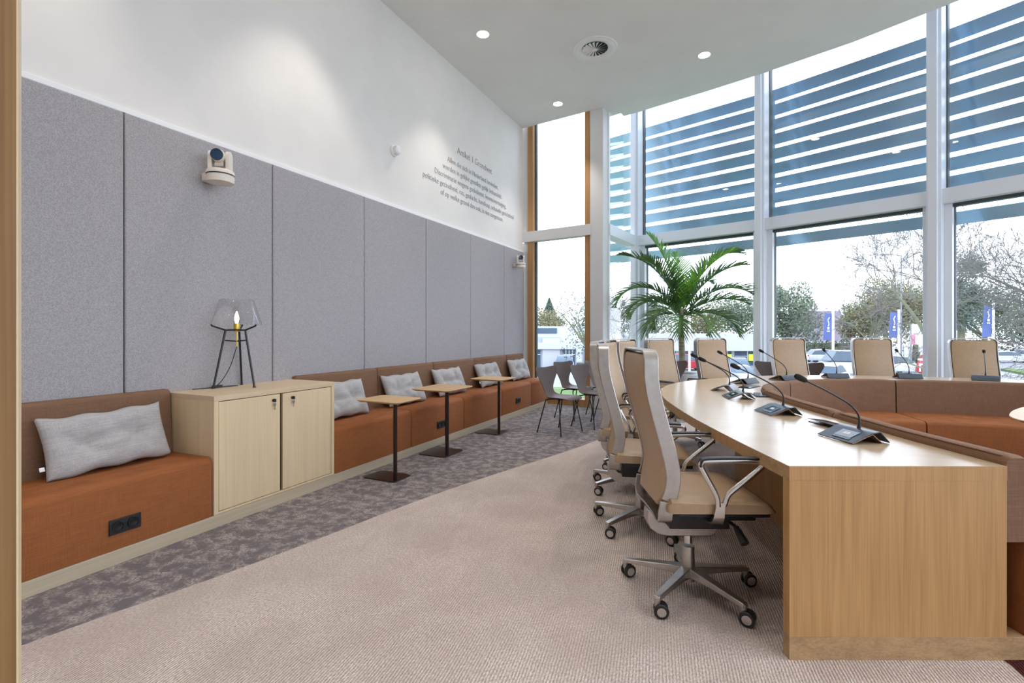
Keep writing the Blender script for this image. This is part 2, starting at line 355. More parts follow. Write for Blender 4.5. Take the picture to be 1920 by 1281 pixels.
# glass facade
def bay(n, p, q, lpost, rpost, label, low=True):
    L_ = (Vector(q)-Vector(p)).length
    b = MB(); PW = .075
    # posts belong to the bay they start
    if lpost:
        wallbar(b, p, q, -PW, PW, 0, 6.35, .24, -.24); wallbar(b, p, q, -PW*.6, PW*.6, 0, 6.35, .06, -.30)
    wallbar(b, p, q, 0, L_, 2.84, 3.02, .22, -.22)
    wallbar(b, p, q, PW, PW+.075, 0, 2.84, .12, -.12); wallbar(b, p, q, L_-PW-.075, L_-PW, 0, 2.84, .12, -.12)
    wallbar(b, p, q, 0, L_, -.02, .10, .22, -.22); wallbar(b, p, q, 0, L_, 6.2, 6.35, .22, -.22)
    w_ = struct(b.build('window_%d' % n, 'frame', bevel=.004), label, 'window')
    b = MB(); wallbar(b, p, q, PW+.05, L_-PW-.05, 2.80, 2.84, .08, -.10)
    wallbar(b, p, q, PW+.07, PW+.085, .1, 2.84, .05, -.03)
    wallbar(b, p, q, PW, PW+.012, 3.02, 6.2, .10, -.04)
    b.build('gasket', 'gasket', w_, smooth=0)
    b = MB(); wallbar(b, p, q, .0, L_, .10, 2.84, .01, 0); b.build('glass_pane', 'glass', w_, smooth=0)
    b = MB(); wallbar(b, p, q, .0, L_, 3.02, 6.2, .01, 0); b.build('glass_pane', 'glass', w_, smooth=0)
    return w_
G = glassline
# side return glazing
SP, SQ = (-2.04, 7.96), (-1.84, 9.40)
b = MB(); wallbar(b, SP, SQ, 0, 1.45, 2.84, 3.02, .22, -.02); wallbar(b, SP, SQ, 0, 1.45, 0, .1, .16, 0); wallbar(b, SP, SQ, 0, .05, 0, 6.3, .08, .0)
ws = struct(b.build('window_2', 'frame', bevel=.003), 'narrow glazed return beside the white column', 'window')
b = MB(); wallbar(b, SP, SQ, 0, 1.42, .1, 6.3, .01, .08); b.build('glass_pane', 'glass', ws, smooth=0)
labs = ['first large facade window behind the palm', 'second large facade window, bare tree outside', 'third large facade window at right edge']
for i in range(7):
    bay(i+3, G[i], G[i+1], True, False, labs[i] if i < 3 else 'facade window beyond the right side of the view')

# sun louvres outside
def louvre(i, p, q, x0, x1, label):
    d = (Vector(q)-Vector(p)).normalized(); nrm = Vector((-d.y, d.x)); ang = math.atan2(d.y, d.x)
    t = thing('sun_louvre', label, 'sun louvre', (p[0]+nrm.x*.5, p[1]+nrm.y*.5, 0), ang, 'sun louvres hung outside the glass facade')
    for k in range(11):
        zt = 5.30-.2465*k
        b = MB(); b.loft([[(x, 0, zt), (x, .012, zt+.006), (x, .100, zt-.148), (x, .090, zt-.155)] for x in (x0, x1)])
        b.build('blade', 'blade', t, smooth=0)
    for xx in (x0, x1):
        b = MB(); b.bb(xx-.02, xx+.02, .09, .12, 2.66, 5.33); b.build('bracket', 'blade', t, smooth=0)
    return t
Ls = [(Vector(G[i+1])-Vector(G[i])).length for i in range(6)]
louvre(0, G[0], G[1], -1.0, Ls[0]-.02, 'blue sun louvre outside the window behind the palm')
louvre(1, G[1], G[2], -.10, Ls[1]-.0, 'blue sun louvre outside the middle window of the facade')
louvre(2, G[2], G[3], -.12, Ls[2]-.0, 'blue sun louvre outside the rightmost window in view')

# foreground timber post at the left edge
b = MB(); b.box((-1.41-.15*cos(R(67.8))-.05*sin(R(67.8)), .49-.15*sin(R(67.8))+.05*cos(R(67.8)), 2.4), (.30, .10, 4.95), rz=R(67.8)); post = struct(b.build('trim_post', 'bamboo_shaded', smooth=0, bevel=.002), 'timber post at the left edge of the photo', 'post')
b = MB(); b.box((-1.41+.001*cos(R(67.8))-.05*sin(R(67.8)), .49+.001*sin(R(67.8))+.05*cos(R(67.8)), 2.4), (.003, .101, 4.95), rz=R(67.8)); b.build('edge_strip', 'cab', post, smooth=0)

# ================================================================== WALL PANELS
ys = [-.42, .665, 1.745, 2.823, 3.907, 4.988, 6.067, 7.135, 7.93]
nm = ['behind the timber post', 'at the left edge of the photo', 'behind the wall camera and the lamp', 'right of the lamp and the oak cabinet', 'above the second cushion from the cabinet', 'fifth from the left', 'second from the window', 'beside the timber window']
for i in range(8):
    b = MB(); b.bb(WX+.003, WX+.045, ys[i]+.004, ys[i+1]-.004, .44, 2.646)
    o = b.build('acoustic_panel', 'panel', bevel=.010, seg=3)
    tag(o, 'tall grey felt acoustic panel ' + nm[i], 'wall panel', 'grey acoustic panels on the left wall')
b = MB(); b.bb(WX, WX+.008, -.5, 7.93, .44, 2.652); struct(b.build('trim_panel_batten', 'seamgrey', smooth=0))

# ================================================================== BENCH
FX = -3.06
b = MB(); b.bb(WX+.02, FX, -.8, 7.80, 0, .08); struct(b.build('trim_plinth', 'plinth', bevel=.002), 'pale oak plinth running under the bench and the cabinet', 'plinth')
def bench(y0, y1, label, sockets=None):
    t = thing('bench_module', label, 'bench', (FX-.27, (y0+y1)/2, .08), 0, 'upholstered bench modules along the left wall')
    prof = [(-3.55, .082), (FX, .082), (FX, .42)] + [(FX-.045+.045*cos(R(a)), .415+.045*sin(R(a))) for a in (15, 35, 55, 75, 90)] + [(-3.55, .452)]
    b = MB(); e = .010
    rings = []
    for y, s in ((y0+.003, 1), (y0+.003+e*.5, 0.4), (y0+.003+e*1.6, 0), (y1-.003-e*1.6, 0), (y1-.003-e*.5, .4), (y1-.003, 1)):
        rings.append([(x-(e*s if x > -3.3 else 0), y, z-(e*s if z > .3 else 0)) for x, z in prof])
    b.loft(rings); b.build('seat', 'orange', t, world=True, smooth=50)
    bp = [(-3.585, .44), (-3.475, .44), (-3.500, .84)] + [(-3.525+.025*cos(R(a)), .843+.025*sin(R(a))) for a in (10, 40, 70, 90)] + [(-3.56, .868), (-3.585, .86)]
    b = MB(); rings = []
    for y, s in ((y0+.003, 1), (y0+.003+e*.5, .4), (y0+.003+e*1.6, 0), (y1-.003-e*1.6, 0), (y1-.003-e*.5, .4), (y1-.003, 1)):
        rings.append([(x-(e*s if x > -3.53 else 0), y, z-(e*s if z > .8 else 0)) for x, z in bp])
    b.loft(rings); b.build('backrest', 'brown', t, world=True, smooth=50)
    return t
bench(.30, 1.997, 'rust bench with brown backrest left of the oak cabinet, near the camera')
bench(-1.4, .297, 'rust bench hidden behind the timber post at the left edge')
bl = ['rust bench module touching the right side of the oak cabinet', 'rust bench module behind the nearest and middle side tables, double socket in front', 'rust bench module left of the farthest side table',
      'rust bench module right of the farthest side table, double socket in front', 'short rust bench module at the far end by the timber window']
yb = [3.012, 4.045, 5.068, 6.083, 7.110, 7.78]
for i in range(5): bench(yb[i], yb[i+1], bl[i])

def socket(y, z, label):
    t = thing('double_socket', label, 'wall socket', (FX+.001, y, z), 0, 'black double sockets in the bench front')
    b = MB(); b.box((.005, 0, 0), (.010, .152, .080)); b.build('cover_plate', 'black', t, bevel=.002)
    for s in (-1, 1):
        b = MB(); b.lathe([(.024, .0105), (.029, .013), (.029, .016), (.022, .016), (.021, .006), (.0, .006)], (0, s*.036, 0), 'x', 20); o = b.build('socket_insert', 'blackm', t)
        for zc in (-.014, .014): b = MB(); b.lathe([(.003, .006), (.003, .010)], (0, s*.036, zc), 'x', 8); b.build('contact', 'steel', o)
socket(1.503, .208, 'black double socket in the bench left of the cabinet')
socket(4.57, .222, 'black double socket in the bench just left of the middle side table stem')
socket(6.60, .228, 'black double socket in the bench near the far window')

# pillows
def pillow(y0, y1, tilt, label, seed, zroll=0, h=.35, bx=-3.335):
    rnd = random.Random(seed); L_ = y1-y0
    t = thing('cushion', label, 'cushion', (bx, (y0+y1)/2, .462), 0, 'grey tufted cushions on the bench')
    t.rotation_euler = (zroll*.2, R(-tilt), 0)   # leans back towards the wall
    NU, NV = 44, 28
    tufts = [(-.42, .0), (.42, .02)]
    ph = [rnd.uniform(0, 6.28) for _ in range(8)]
    def P3(u, v, side):
        pin = 1-.07*(1-u*u)*abs(v)**3*1.0; pin2 = 1-.05*(1-v*v)*abs(u)**3
        y = u*L_/2*pin2; z = h/2+v*h/2*pin
        z -= .006*sin(u*9+ph[0])*abs(v)
        th = .094*max(0, (1-abs(u)**2.6))**.55*max(0, (1-abs(v)**2.6))**.55
        for k, (tu, tv) in enumerate(tufts):
            du, dv = (u-tu)*L_/2, (v-tv)*h/2; r = math.hypot(du, dv); a = math.atan2(dv, du)
            g = math.exp(-(r/.085)**1.1); th *= 1-.88*g
            th *= 1-.30*math.exp(-(r/.15)**2)*(.5+.5*cos(5*a+ph[k+1]))
        th *= 1-.40*math.exp(-((v*h/2-.004*sin(u*6+ph[5]))/.016)**2)*(1-abs(u)**2)*(.6)
        th += .004*sin(7*u+5*v+ph[3])*(1-abs(u)**2)*(1-abs(v)**2)+.003*sin(13*v-6*u+ph[4])*(1-u*u)*(1-v*v)
        return (side*th+.0, y, z)
    b = MB(); F = {}
    for s in (1, -1):
        for i in range(NU+1):
            for j in range(NV+1):
                u = -1+2*i/NU; v = -1+2*j/NV
                u = math.copysign(abs(u)**.85, u); v = math.copysign(abs(v)**.85, v)
                rim = i in (0, NU) or j in (0, NV)
                if rim and s == -1: F[(s, i, j)] = F[(1, i, j)]
                else: F[(s, i, j)] = b.v(P3(u, v, s))
        for i in range(NU):
            for j in range(NV): b.f([F[(s, i, j)], F[(s, i+1, j)], F[(s, i+1, j+1)], F[(s, i, j+1)]])
    b.build('cover', 'pillow', t, smooth=180)
    for tu, tv in tufts:
        x, y, z = P3(tu, tv, 1); b = MB(); b.lathe([(.0, .006), (.008, .005), (.0105, .001), (.008, -.004)], (x, y, z), 'x', 12); b.build('button', 'pillow', t)
    b = MB(); b.box((.0, -L_/2-.006, h*.22), (.002, .022, .022)); b.build('care_tag', 'white', t)
    return t
pillow(1.275, 1.905, 20, 'light grey tufted cushion on the bench left of the cabinet', 1, .15)
pillow(3.10, 3.735, 18, 'light grey tufted cushion beside the oak cabinet, first on the long bench', 2)
pillow(4.04, 4.69, 22, 'light grey tufted cushion between the nearest and middle side table tops', 3)
pillow(4.96, 5.60, 22, 'light grey tufted cushion partly behind the middle side table top', 4)
pillow(6.00, 6.67, 22, 'light grey tufted cushion behind the farthest side table', 5)
pillow(7.03, 7.705, 20, 'light grey tufted cushion in the far corner by the timber window', 6)

# ================================================================== CABINET
cb = thing('cabinet', 'low pale oak cabinet with two doors set into the bench', 'cabinet', (-3.33, 2.505, .08))
Y0, Y1, ZT = 2.000, 3.010, .842
b = MB()
b.bb(WX+.02, FX, Y0, Y0+.030, .082, ZT-.035); b.bb(WX+.02, FX, Y1-.030, Y1, .082, ZT-.035); b.bb(WX+.03, FX, Y0+.03, Y1-.03, .082, .096)
b.build('carcass', 'cab', cb, world=True, bevel=.001)
b = MB(); b.bb(WX+.02, FX, Y0, Y1, ZT-.035, ZT); b.build('top', 'cabh', cb, world=True, bevel=.001)
b = MB(); b.bb(FX-.06, FX-.05, Y0+.03, Y1-.03, .096, ZT-.035); b.bb(FX-.05, FX-.02, 2.494, 2.512, .096, ZT-.035); b.build('inner_divider', 'metalr', cb, world=True)
for y0, y1, ky, hs in ((Y0+.034, 2.492, 2.436, 1), (2.516, Y1-.034, 2.597, -1)):
    b = MB(); b.bb(FX-.022, FX-.002, y0, y1, .100, ZT-.040); d = b.build('door', 'cab', cb, world=True, bevel=.0015)
    b = MB(); b.lathe([(.011, FX-.003), (.011, FX+.006), (.007, FX+.010), (.0, FX+.010)], (0, ky, .762), 'x', 16); b.box((FX+.016, ky, .762), (.018, .008, .022)); lk = b.build('lock', 'black', d, world=True)
    b = MB(); b.lathe([(.0, FX+.012), (.011, FX+.012), (.011, FX+.014), (.0, FX+.014)], (0, ky+.002, .733), 'x', 14); b.bb(FX+.012, FX+.014, ky-.001, ky+.005, .695, .728); b.build('key', 'steel', d, world=True)

# ================================================================== TABLE LAMP
lp = thing('table_lamp', 'tripod table lamp with clear glass shade on the oak cabinet', 'lamp', (-3.43, 2.415, .842))
lz = .0
feet = [(0.152, 0.032), (-0.104, 0.115), (-0.048, -0.147)]
ctr = (0, 0)
for fx, fy in feet:
    dx, dy = fx, fy; l = math.hypot(dx, dy); u = (dx/l, dy/l)
    j = (u[0]*.075, u[1]*.075, .425)
    b = MB(); b.tube([(fx, fy, .004), j], .0075, 8); b.lathe([(.012, 0), (.012, .006)], (fx, fy, 0), 'z', 12); b.build('leg', 'blackm', lp)
    b = MB(); b.tube([(u[0]*.02, u[1]*.02, .425), (u[0]*.075, u[1]*.075, .423), (u[0]*.165, u[1]*.165, .455), (u[0]*.168, u[1]*.168, .466)], .0065, 8); b.build('shade_arm', 'blackm', lp)
b = MB(); ring = [(.022*cos(a*pi/8), .022*sin(a*pi/8), .425) for a in range(17)]; b.tube(ring, .006, 6)
for fx, fy in feet:
    l = math.hypot(fx, fy); k = .088/l; b.tube([(0, 0, .34), (fx*k*.9, fy*k*.9, .348)], .005, 6)
b.build('brace', 'blackm', lp)
b = MB(); b.lathe([(.0, .30), (.006, .30), (.006, .41), (.019, .412), (.022, .425), (.022, .47), (.018, .474), (.0, .474)], (0, 0, 0), 'z', 20); b.build('lamp_holder', 'brass', lp)
b = MB(); b.lathe([(.008, .474), (.014, .495), (.0155, .515), (.011, .54), (.004, .562), (.0, .565)], (0, 0, 0), 'z', 16); b.build('bulb', 'bulb', lp)
b = MB(); b.lathe([(.172, .462), (.1705, .463), (.114, .645), (.105, .652), (.075, .654)], (0, 0, 0), 'z', 48, cap=False); b.build('glass_shade', 'lampglass', lp)
b = MB(); cp = smooth_path([(0, 0, .30), (-.005, -.01, .26), (-.02, -.035, .16), (-.04, -.075, .07), (-.06, -.12, .015), (-.08, -.19, .006), (-.07, -.21, .006), (-.06, -.15, .006), (-.06, -.08, .006), (-.04, -.03, .006), (-.03, .03, .006), (-.06, -.02, .006), (-.07, -.12, .006), (-.09, -.27, .006)], 5)
b.tube(cp, .003, 6); b.box((-.075, -.10, .011), (.03, .065, .016), rz=R(10)); b.build('cable', 'black', lp)

# ================================================================== SIDE TABLES
st = thing('side_table', 'oak topped side table nearest the camera, dark square foot', 'side table', (0, 0, 0), 0, 'side tables along the bench')
b = MB(); b.prism([(x, y) for x, y in rrect(.34, .28, .035, 5, -.145, .085)], 0, .008); b.build('foot_plate', 'bronze', st, bevel=.002)
b = MB(); b.lathe([(.0175, .008), (.0175, .657)], (0, 0, 0), 'z', 18); b.build('stem', 'bronze', st)
b = MB()
def rr3(w, h, r, z, cx, cy): return [(x, y, z) for x, y in rrect(w, h, r, 6, cx, cy)]
b.loft([rr3(.40, .36, .03, .655, -.125, .09), rr3(.45, .41, .05, .668, -.125, .09), rr3(.452, .412, .05, .672, -.125, .09), rr3(.448, .408, .05, .675, -.125, .09)]); b.build('top', 'oakside', st)
st.location = (-2.655, 3.285, 0); st.scale = (1, .86, 1)
dup(st, (-2.715, 4.165, 0), 0, 'oak topped side table in the middle of the row, in front of the bench socket', (1, 1.28, 1))
dup(st, (-2.715, 5.31, 0), 0, 'oak topped side table farthest along the bench, near the brown chairs', (1, 1.0, 1))

# ================================================================== WALL CAMERAS, SENSOR, LETTERING
def ptz(y, z, yaw, label):
    t = thing('wall_camera', label, 'camera', (WX+.045, y, z), 0, 'remote controlled cameras on the left wall')
    b = MB(); b.box((.05, 0, -.005), (.10, .085, .055)); b.build('mount_arm', 'cream', t, bevel=.008)
    b = MB(); b.lathe([(.060, -.052), (.078, -.048), (.080, -.005), (.080, .022), (.074, .030), (.0, .030)], (.13, 0, 0), 'z', 32); bs_ = b.build('base', 'cream', t, smooth=40)
    b = MB(); b.lathe([(.0812, -.004), (.0812, .004)], (.13, 0, 0), 'z', 32, cap=False); b.build('dark_band', 'black', bs_)
    Ry = Matrix.Rotation(yaw, 4, 'Z')
    b = MB()
    for s in (-1, 1):
        pts = [(-.035, .03), (.035, .03), (.035, .12)]+[(.035*cos(R(a)), .12+.035*sin(R(a))) for a in (20, 45, 70, 90, 110, 135, 160)]+[(-.035, .12)]
        b.loft([[Vector((.13, 0, 0))+Ry @ Vector((x, s*yy, zz)) for x, zz in pts] for yy in (.040, .062)])
    b.build('fork', 'cream', t, smooth=40)
    b = MB(); b.lathe([(.0, -.045), (.036, -.045), (.040, -.035), (.040, .05), (.037, .06)], (.13, 0, .115), 'x', 28, m=Ry); b.box((.13, 0, .075), (.05, .05, .04), rz=yaw); hd = b.build('head', 'cream', t, smooth=40)
    b = MB(); b.lathe([(.037, .060), (.036, .069), (.026, .067), (.018, .0635), (.0, .0625)], (.13, 0, .115), 'x', 28, m=Ry); b.build('lens', 'lens', t)
    return t
ptz(2.275, 2.375, R(-52), 'cream remote camera on the nearer grey panels, above the lamp').scale = (1.12, 1.12, 1.12)
ptz(7.50, 2.37, R(-60), 'cream remote camera at the far end of the wall by the timber window')
t = thing('motion_sensor', 'small white round sensor on the wall left of the lettering', 'sensor', (WX, 4.42, 3.29))
b = MB(); b.lathe([(.062, 0), (.062, .022), (.056, .028), (.05, .03)], (0, 0, 0), 'x', 28); b.build('mount', 'white', t)
b = MB(); b.lathe([(.05, .028), (.052, .05), (.046, .075), (.03, .088), (.0, .090)], (0, 0, 0), 'x', 28); b.build('dome', 'white', t)

tx = thing('wall_lettering', 'grey lettering of a law article high on the white wall', 'lettering', (WX+.001, 6.3, 3.4))
lines = [('Artikel 1 Grondwet', 5.775, 6.79, 3.71, .105), ('Allen die zich in Nederland bevinden,', 5.53, 7.0, 3.525, .082), ('worden in gelijke gevallen gelijk behandeld.', 5.42, 7.13, 3.405, .082),
         ('Discriminatie wegens godsdienst, levensovertuiging,', 5.235, 7.29, 3.285, .082), ('politieke gezindheid, ras, geslacht, handicap, seksuele gerichtheid', 4.98, 7.59, 3.165, .082), ('of op welke grond dan ook, is niet toegestaan.', 5.37, 7.18, 3.045, .082)]
dg = None
def textmesh(name, s, size, parent, matn, width=None, ext=.001):
    c = bpy.data.curves.new(name, 'FONT'); c.body = s; c.size = size; c.extrude = ext; c.resolution_u = 3; c.offset = -.0006
    o = bpy.data.objects.new(name, c); COL.objects.link(o)
    me = bpy.data.meshes.new_from_object(o.evaluated_get(bpy.context.evaluated_depsgraph_get()))
    bpy.data.objects.remove(o); bpy.data.curves.remove(c)
    xs = [v.co.x for v in me.vertices]; x0 = min(xs); wd = max(xs)-x0
    k = (width/wd) if width else 1
    for v in me.vertices: v.co.x = (v.co.x-x0)*k
    me.materials.clear(); me.materials.append(M[matn]); o = bpy.data.objects.new(name, me); COL.objects.link(o); o.parent = parent
    return o
for s, ya, yb_, z, sz in lines:
    o = textmesh('text_line', s, sz*1.25, tx, 'text', yb_-ya)
    o.rotation_euler = (R(90), 0, R(90)); o.location = (.002, ya-6.3, z-3.4)

# ================================================================== CEILING FITTINGS
def downlight(x, y, label, e=42, lamp=True):
    t = thing('downlight', label, 'ceiling light', (x, y, CZ), 0, 'round recessed downlights')
    b = MB(); b.lathe([(.082, .0), (.084, -.004), (.076, -.006), (.070, .0), (.066, .03)], (0, 0, 0), 'z', 28, cap=False); b.build('trim_ring', 'white', t)
    b = MB(); b.lathe([(.0, -.001), (.068, -.001)], (0, 0, 0), 'z', 24, cap=False); b.build('diffuser', 'emit', t)
    l = bpy.data.lights.new('downlight_beam', 'SPOT'); l.energy = e; l.color = (1, .90, .82); l.spot_size = R(78); l.spot_blend = .55; l.shadow_soft_size = .05
    lo = bpy.data.objects.new('downlight_beam', l); COL.objects.link(lo); lo.parent = t; lo.location = (0, 0, -.02)
LE = 55
downlight(-2.886, 5.217, 'round downlight nearest the left wall, upper left of the three', LE)
downlight(-2.70, 7.33, 'round downlight at the far end of the left wall, smallest of the three', LE)
downlight(-.499, 6.856, 'round downlight right of the ceiling vent', LE)
for x, y, wh in ((-2.886, 3.1, 'above the oak cabinet'), (-2.886, 1.0, 'above the near left bench'), (-2.886, -1.1, 'above the left bench behind the camera'), (-.5, 4.7, 'above the third conference chair'), (-.5, 2.5, 'above the nearest conference chair'), (-.5, .3, 'above the camera'),
              (2.0, 5.2, 'above the ring of benches'), (2.0, 2.8, 'above the opening of the bench ring'), (2.0, .4, 'right of the camera'), (4.2, 3.0, 'above the right arm of the table'), (4.2, .5, 'far right behind the camera')):
    downlight(x, y, 'round downlight ' + wh + ', out of the photo', LE)
t = thing('ceiling_vent', 'round white ceiling vent with swirl blades', 'vent', (-1.747, 6.105, CZ))
b = MB(); b.lathe([(.285, 0), (.285, -.006), (.275, -.012), (.25, -.010), (.24, -.016), (.19, -.014), (.165, .004), (.160, .03)], (0, 0, 0), 'z', 48, cap=False); b.build('vent_ring', 'white', t)
b = MB(); b.lathe([(.0, -.001), (.163, -.001)], (0, 0, 0), 'z', 36, cap=False); b.build('dark_opening', 'black', t)
b = MB(); b.lathe([(.0, -.02), (.03, -.018), (.032, -.004)], (0, 0, 0), 'z', 20, cap=False)
for k in range(18):
    a = 2*pi*k/18; u = Vector((cos(a), sin(a), 0)); n_ = Vector((-sin(a), cos(a), 0))
    for sg in (0,):
        p0, p1 = u*.028, u*.16
        vs = [p0+n_*-.002+Vector((0, 0, -.016)), p1+n_*-.016+Vector((0, 0, -.018)), p1+n_*.012+Vector((0, 0, -.003)), p0+n_*.004+Vector((0, 0, -.004))]
        b.f([b.v(q) for q in vs])
b.build('swirl_blades', 'white', t, smooth=0)

# ================================================================== COUNCIL TABLE
TZ = .7425
outer = smooth_path([(.147, 2.151, 0), (.035, 2.382, 0), (-.063, 2.59, 0), (-.160, 2.808, 0), (-.30, 3.135, 0), (-.455, 3.55, 0), (-.57, 3.90, 0), (-.655, 4.30, 0), (-.69, 4.65, 0), (-.665, 4.98, 0), (-.575, 5.30, 0),
                     (-.46, 5.54, 0), (-.314, 5.77, 0), (-.08, 6.09, 0), (.279, 6.43, 0), (.68, 6.68, 0), (1.131, 6.86, 0), (1.6, 6.97, 0), (2.1, 7.02, 0), (2.65, 7.03, 0), (3.2, 6.95, 0), (3.8, 6.7, 0), (4.3, 6.25, 0), (4.6, 5.6, 0), (4.7, 4.9, 0)], 5)
outer = [V2(p.x, p.y) for p in outer]
inner = smooth_path([(.897, 2.507, 0), (.80, 2.70, 0), (.688, 2.92, 0), (.57, 3.20, 0), (.458, 3.479, 0), (.355, 3.73, 0), (.265, 3.975, 0), (.18, 4.24, 0), (.125, 4.50, 0), (.11, 4.78, 0), (.17, 5.08, 0), (.33, 5.40, 0), (.56, 5.68, 0), (.88, 5.91, 0),
                     (1.3, 6.055, 0), (1.9, 6.14, 0), (2.5, 6.15, 0), (3.0, 6.08, 0), (3.4, 5.9, 0), (3.7, 5.5, 0), (3.8, 4.9, 0)], 5)
inner = [V2(p.x, p.y) for p in inner]
ct = thing('council_table', 'large curved oak council table with a solid oak end panel', 'table', (.5, 5.5, 0))
def band(b, A, B, z0, z1):
    # strip between two polylines resampled to the same count
    def rs(P, n):
        d = [0]
        for p, q in zip(P, P[1:]): d.append(d[-1]+(q-p).length)
        out = []; j = 0
        for k in range(n):
            t = d[-1]*k/(n-1)
            while j < len(P)-2 and d[j+1] < t: j += 1
            f = (t-d[j])/max(1e-9, d[j+1]-d[j]); out.append(P[j].lerp(P[j+1], min(1, max(0, f))))
        return out
    n = 110; A, B = rs(A, n), rs(B, n)
    b.loft([[(a.x, a.y, z0), (c.x, c.y, z0), (c.x, c.y, z1), (a.x, a.y, z1)] for a, c in zip(A, B)])
outer[0] = V2(.147, 2.151); 
b = MB(); band(b, outer, inner, TZ-.003, TZ); b.build('tabletop', 'oaktop', ct, world=True, smooth=30)
b = MB(); band(b, outer, inner, TZ-.055, TZ-.003); b.build('rim', 'oakx', ct, world=True, smooth=30)
# end panel (facing the camera) : direction from outer corner to inner corner
ea, eb = Vector((.147, 2.151)), Vector((.897, 2.507)); ed = (eb-ea).normalized(); en = Vector((-ed.y, ed.x))
t_in = .045
b = MB(); wl = (eb-ea).length
wallbar(b, ea, eb, 0, wl, .088, TZ-.055, t_in, 0); b.build('end_panel', 'oakv', ct, world=True, bevel=.001)
b = MB(); wallbar(b, ea, eb, 0, wl+.66, 0, .088, t_in, 0); 
o = b.build('base_rail', 'oakx', ct, world=True, bevel=.001)
b = MB(); wallbar(b, ea, eb, -.0005, wl, TZ-.055, TZ-.0005, .003, -.001); b.build('end_edge', 'oakv', ct, world=True)
# modesty panel under the top
mp = offset(inner, -.20)[1:105]
b = MB(); b.loft([[(p.x, p.y, 0), (q.x, q.y, 0), (q.x, q.y, TZ-.055), (p.x, p.y, TZ-.055)] for p, q in zip(offset(inner, -.20)[2:], offset(inner, -.175)[2:])]); b.build('modesty_panel', 'oakv', ct, world=True)

# inner bench ring : brown back cushions above the table edge and rust seats
cum = [0]
for p, q in zip(inner, inner[1:]): cum.append(cum[-1]+(q-p).length)
def idx_near(pt): return min(range(len(inner)), key=lambda i: (inner[i]-Vector(pt)).length)
cuts = [0, idx_near((.458, 3.479)), idx_near((.125, 4.50)), idx_near((.30, 5.36)), idx_near((1.3, 6.055)), idx_near((2.75, 6.13)), len(inner)-1]
rl = ['curved inner bench module nearest the camera, ending at the oak end panel', 'curved inner bench module beside the second microphone', 'curved inner bench module at the tight left bend of the ring',
      'curved inner bench module on the far side, left of the long seam', 'curved inner bench module facing us before the two rightmost high backed chairs', 'curved inner bench module beyond the right edge of the photo']
i3, i9 = offset(inner, .003), offset(inner, .092)
i64 = offset(inner, .60)
for k in range(6):
    a, e = cuts[k], cuts[k+1]
    t = thing('ring_bench_module', rl[k], 'bench', (inner[(a+e)//2].x, inner[(a+e)//2].y, 0), 0, 'curved bench modules inside the council table')
    b = MB(); rings = []
    for j in range(a, e+1):
        s = 1 if j in (a, e) else 0
        p, q = i3[j], i9[j]; m_ = (p+q)/2
        if s:
            dd = (inner[min(j+1, len(inner)-1)]-inner[j-1 if j else 0]).normalized()*(.005 if j == a else -.005); p = p+dd; q = q+dd; m_ = m_+dd
        zt = .779-(.008 if s else 0)
        o_ = lambda f: (p.lerp(q, f))
        sec = [(o_(0), .45), (o_(0.0), zt-.028), (o_(.05), zt-.012), (o_(.16), zt-.002), (o_(.32), zt), (o_(.75), zt), (o_(.92), zt-.006), (o_(1.0), zt-.022), (o_(1.08), .45)]
        rings.append([(v.x, v.y, z) for v, z in sec])
    b.loft(rings); br = b.build('backrest', 'brown', t, world=True, smooth=50)
    b = MB(); pth = [(i3[j].lerp(i9[j], .10).x, i3[j].lerp(i9[j], .10).y, .779-.003) for j in range(a+1, e)]
    b.tube(pth, .0028, 5); b.build('piping', 'brown', br, world=True)
    b = MB(); rings = []
    for j in range(a, e+1):
        s = .006 if j in (a, e) else 0
        p, q = i9[j], i64[j]
        if k in (2,): q = i9[j].lerp(i64[j], .45)
        if s:
            dd = (inner[min(j+1, len(inner)-1)]-inner[j-1 if j else 0]).normalized()*(.005 if j == a else -.005); p = p+dd; q = q+dd
        sec = [(p.lerp(q, -.03), .088), (q, .088), (q, .43-s), (q.lerp(p, .02), .452-s), (q.lerp(p, .06), .463-s), (p.lerp(q, -.03), .466-s)]
        rings.append([(v.x, v.y, z) for v, z in sec])
    b.loft(rings); b.build('seat', 'orange', t, world=True, smooth=50)
    b = MB(); b.loft([[(i3[j].x, i3[j].y, 0), (i9[j].lerp(i64[j], .92 if k != 2 else .40).x, i9[j].lerp(i64[j], .92 if k != 2 else .40).y, 0), (i9[j].lerp(i64[j], .92 if k != 2 else .40).x, i9[j].lerp(i64[j], .92 if k != 2 else .40).y, .089), (i3[j].x, i3[j].y, .089)] for j in range(a, e+1)])
    b.build('plinth', 'oakx', t, world=True)
# low ring plinth
# round coffee table inside the ring
t = thing('coffee_table', 'pale oak table with rounded corners inside the bench ring', 'table', (2.05, 4.35, 0))
b = MB()
tri = [(1.49, 4.08), (1.52, 4.22), (1.66, 4.52), (1.9, 4.86), (2.2, 5.0), (2.6, 4.8), (2.9, 4.4), (2.8, 3.95), (2.4, 3.72), (1.9, 3.80), (1.6, 3.90), (1.50, 3.99)]
tp = smooth_path([(x, y, 0) for x, y in tri+[tri[0]]], 5)[:-1]
cx_, cy_ = 2.1, 4.35
def scl(P, k, z): return [(cx_+(p.x-cx_)*k, cy_+(p.y-cy_)*k, z) for p in P]
b.loft([scl(tp, .93, .695), scl(tp, .995, .712), scl(tp, 1, .718), scl(tp, .997, .722)]); b.build('top', 'cabh', t, world=True)
b = MB(); b.lathe([(.30, 0), (.30, .012), (.04, .014), (.04, .70)], (2.1, 4.35, 0), 'z', 32); b.build('pedestal', 'bronze', t, world=True)
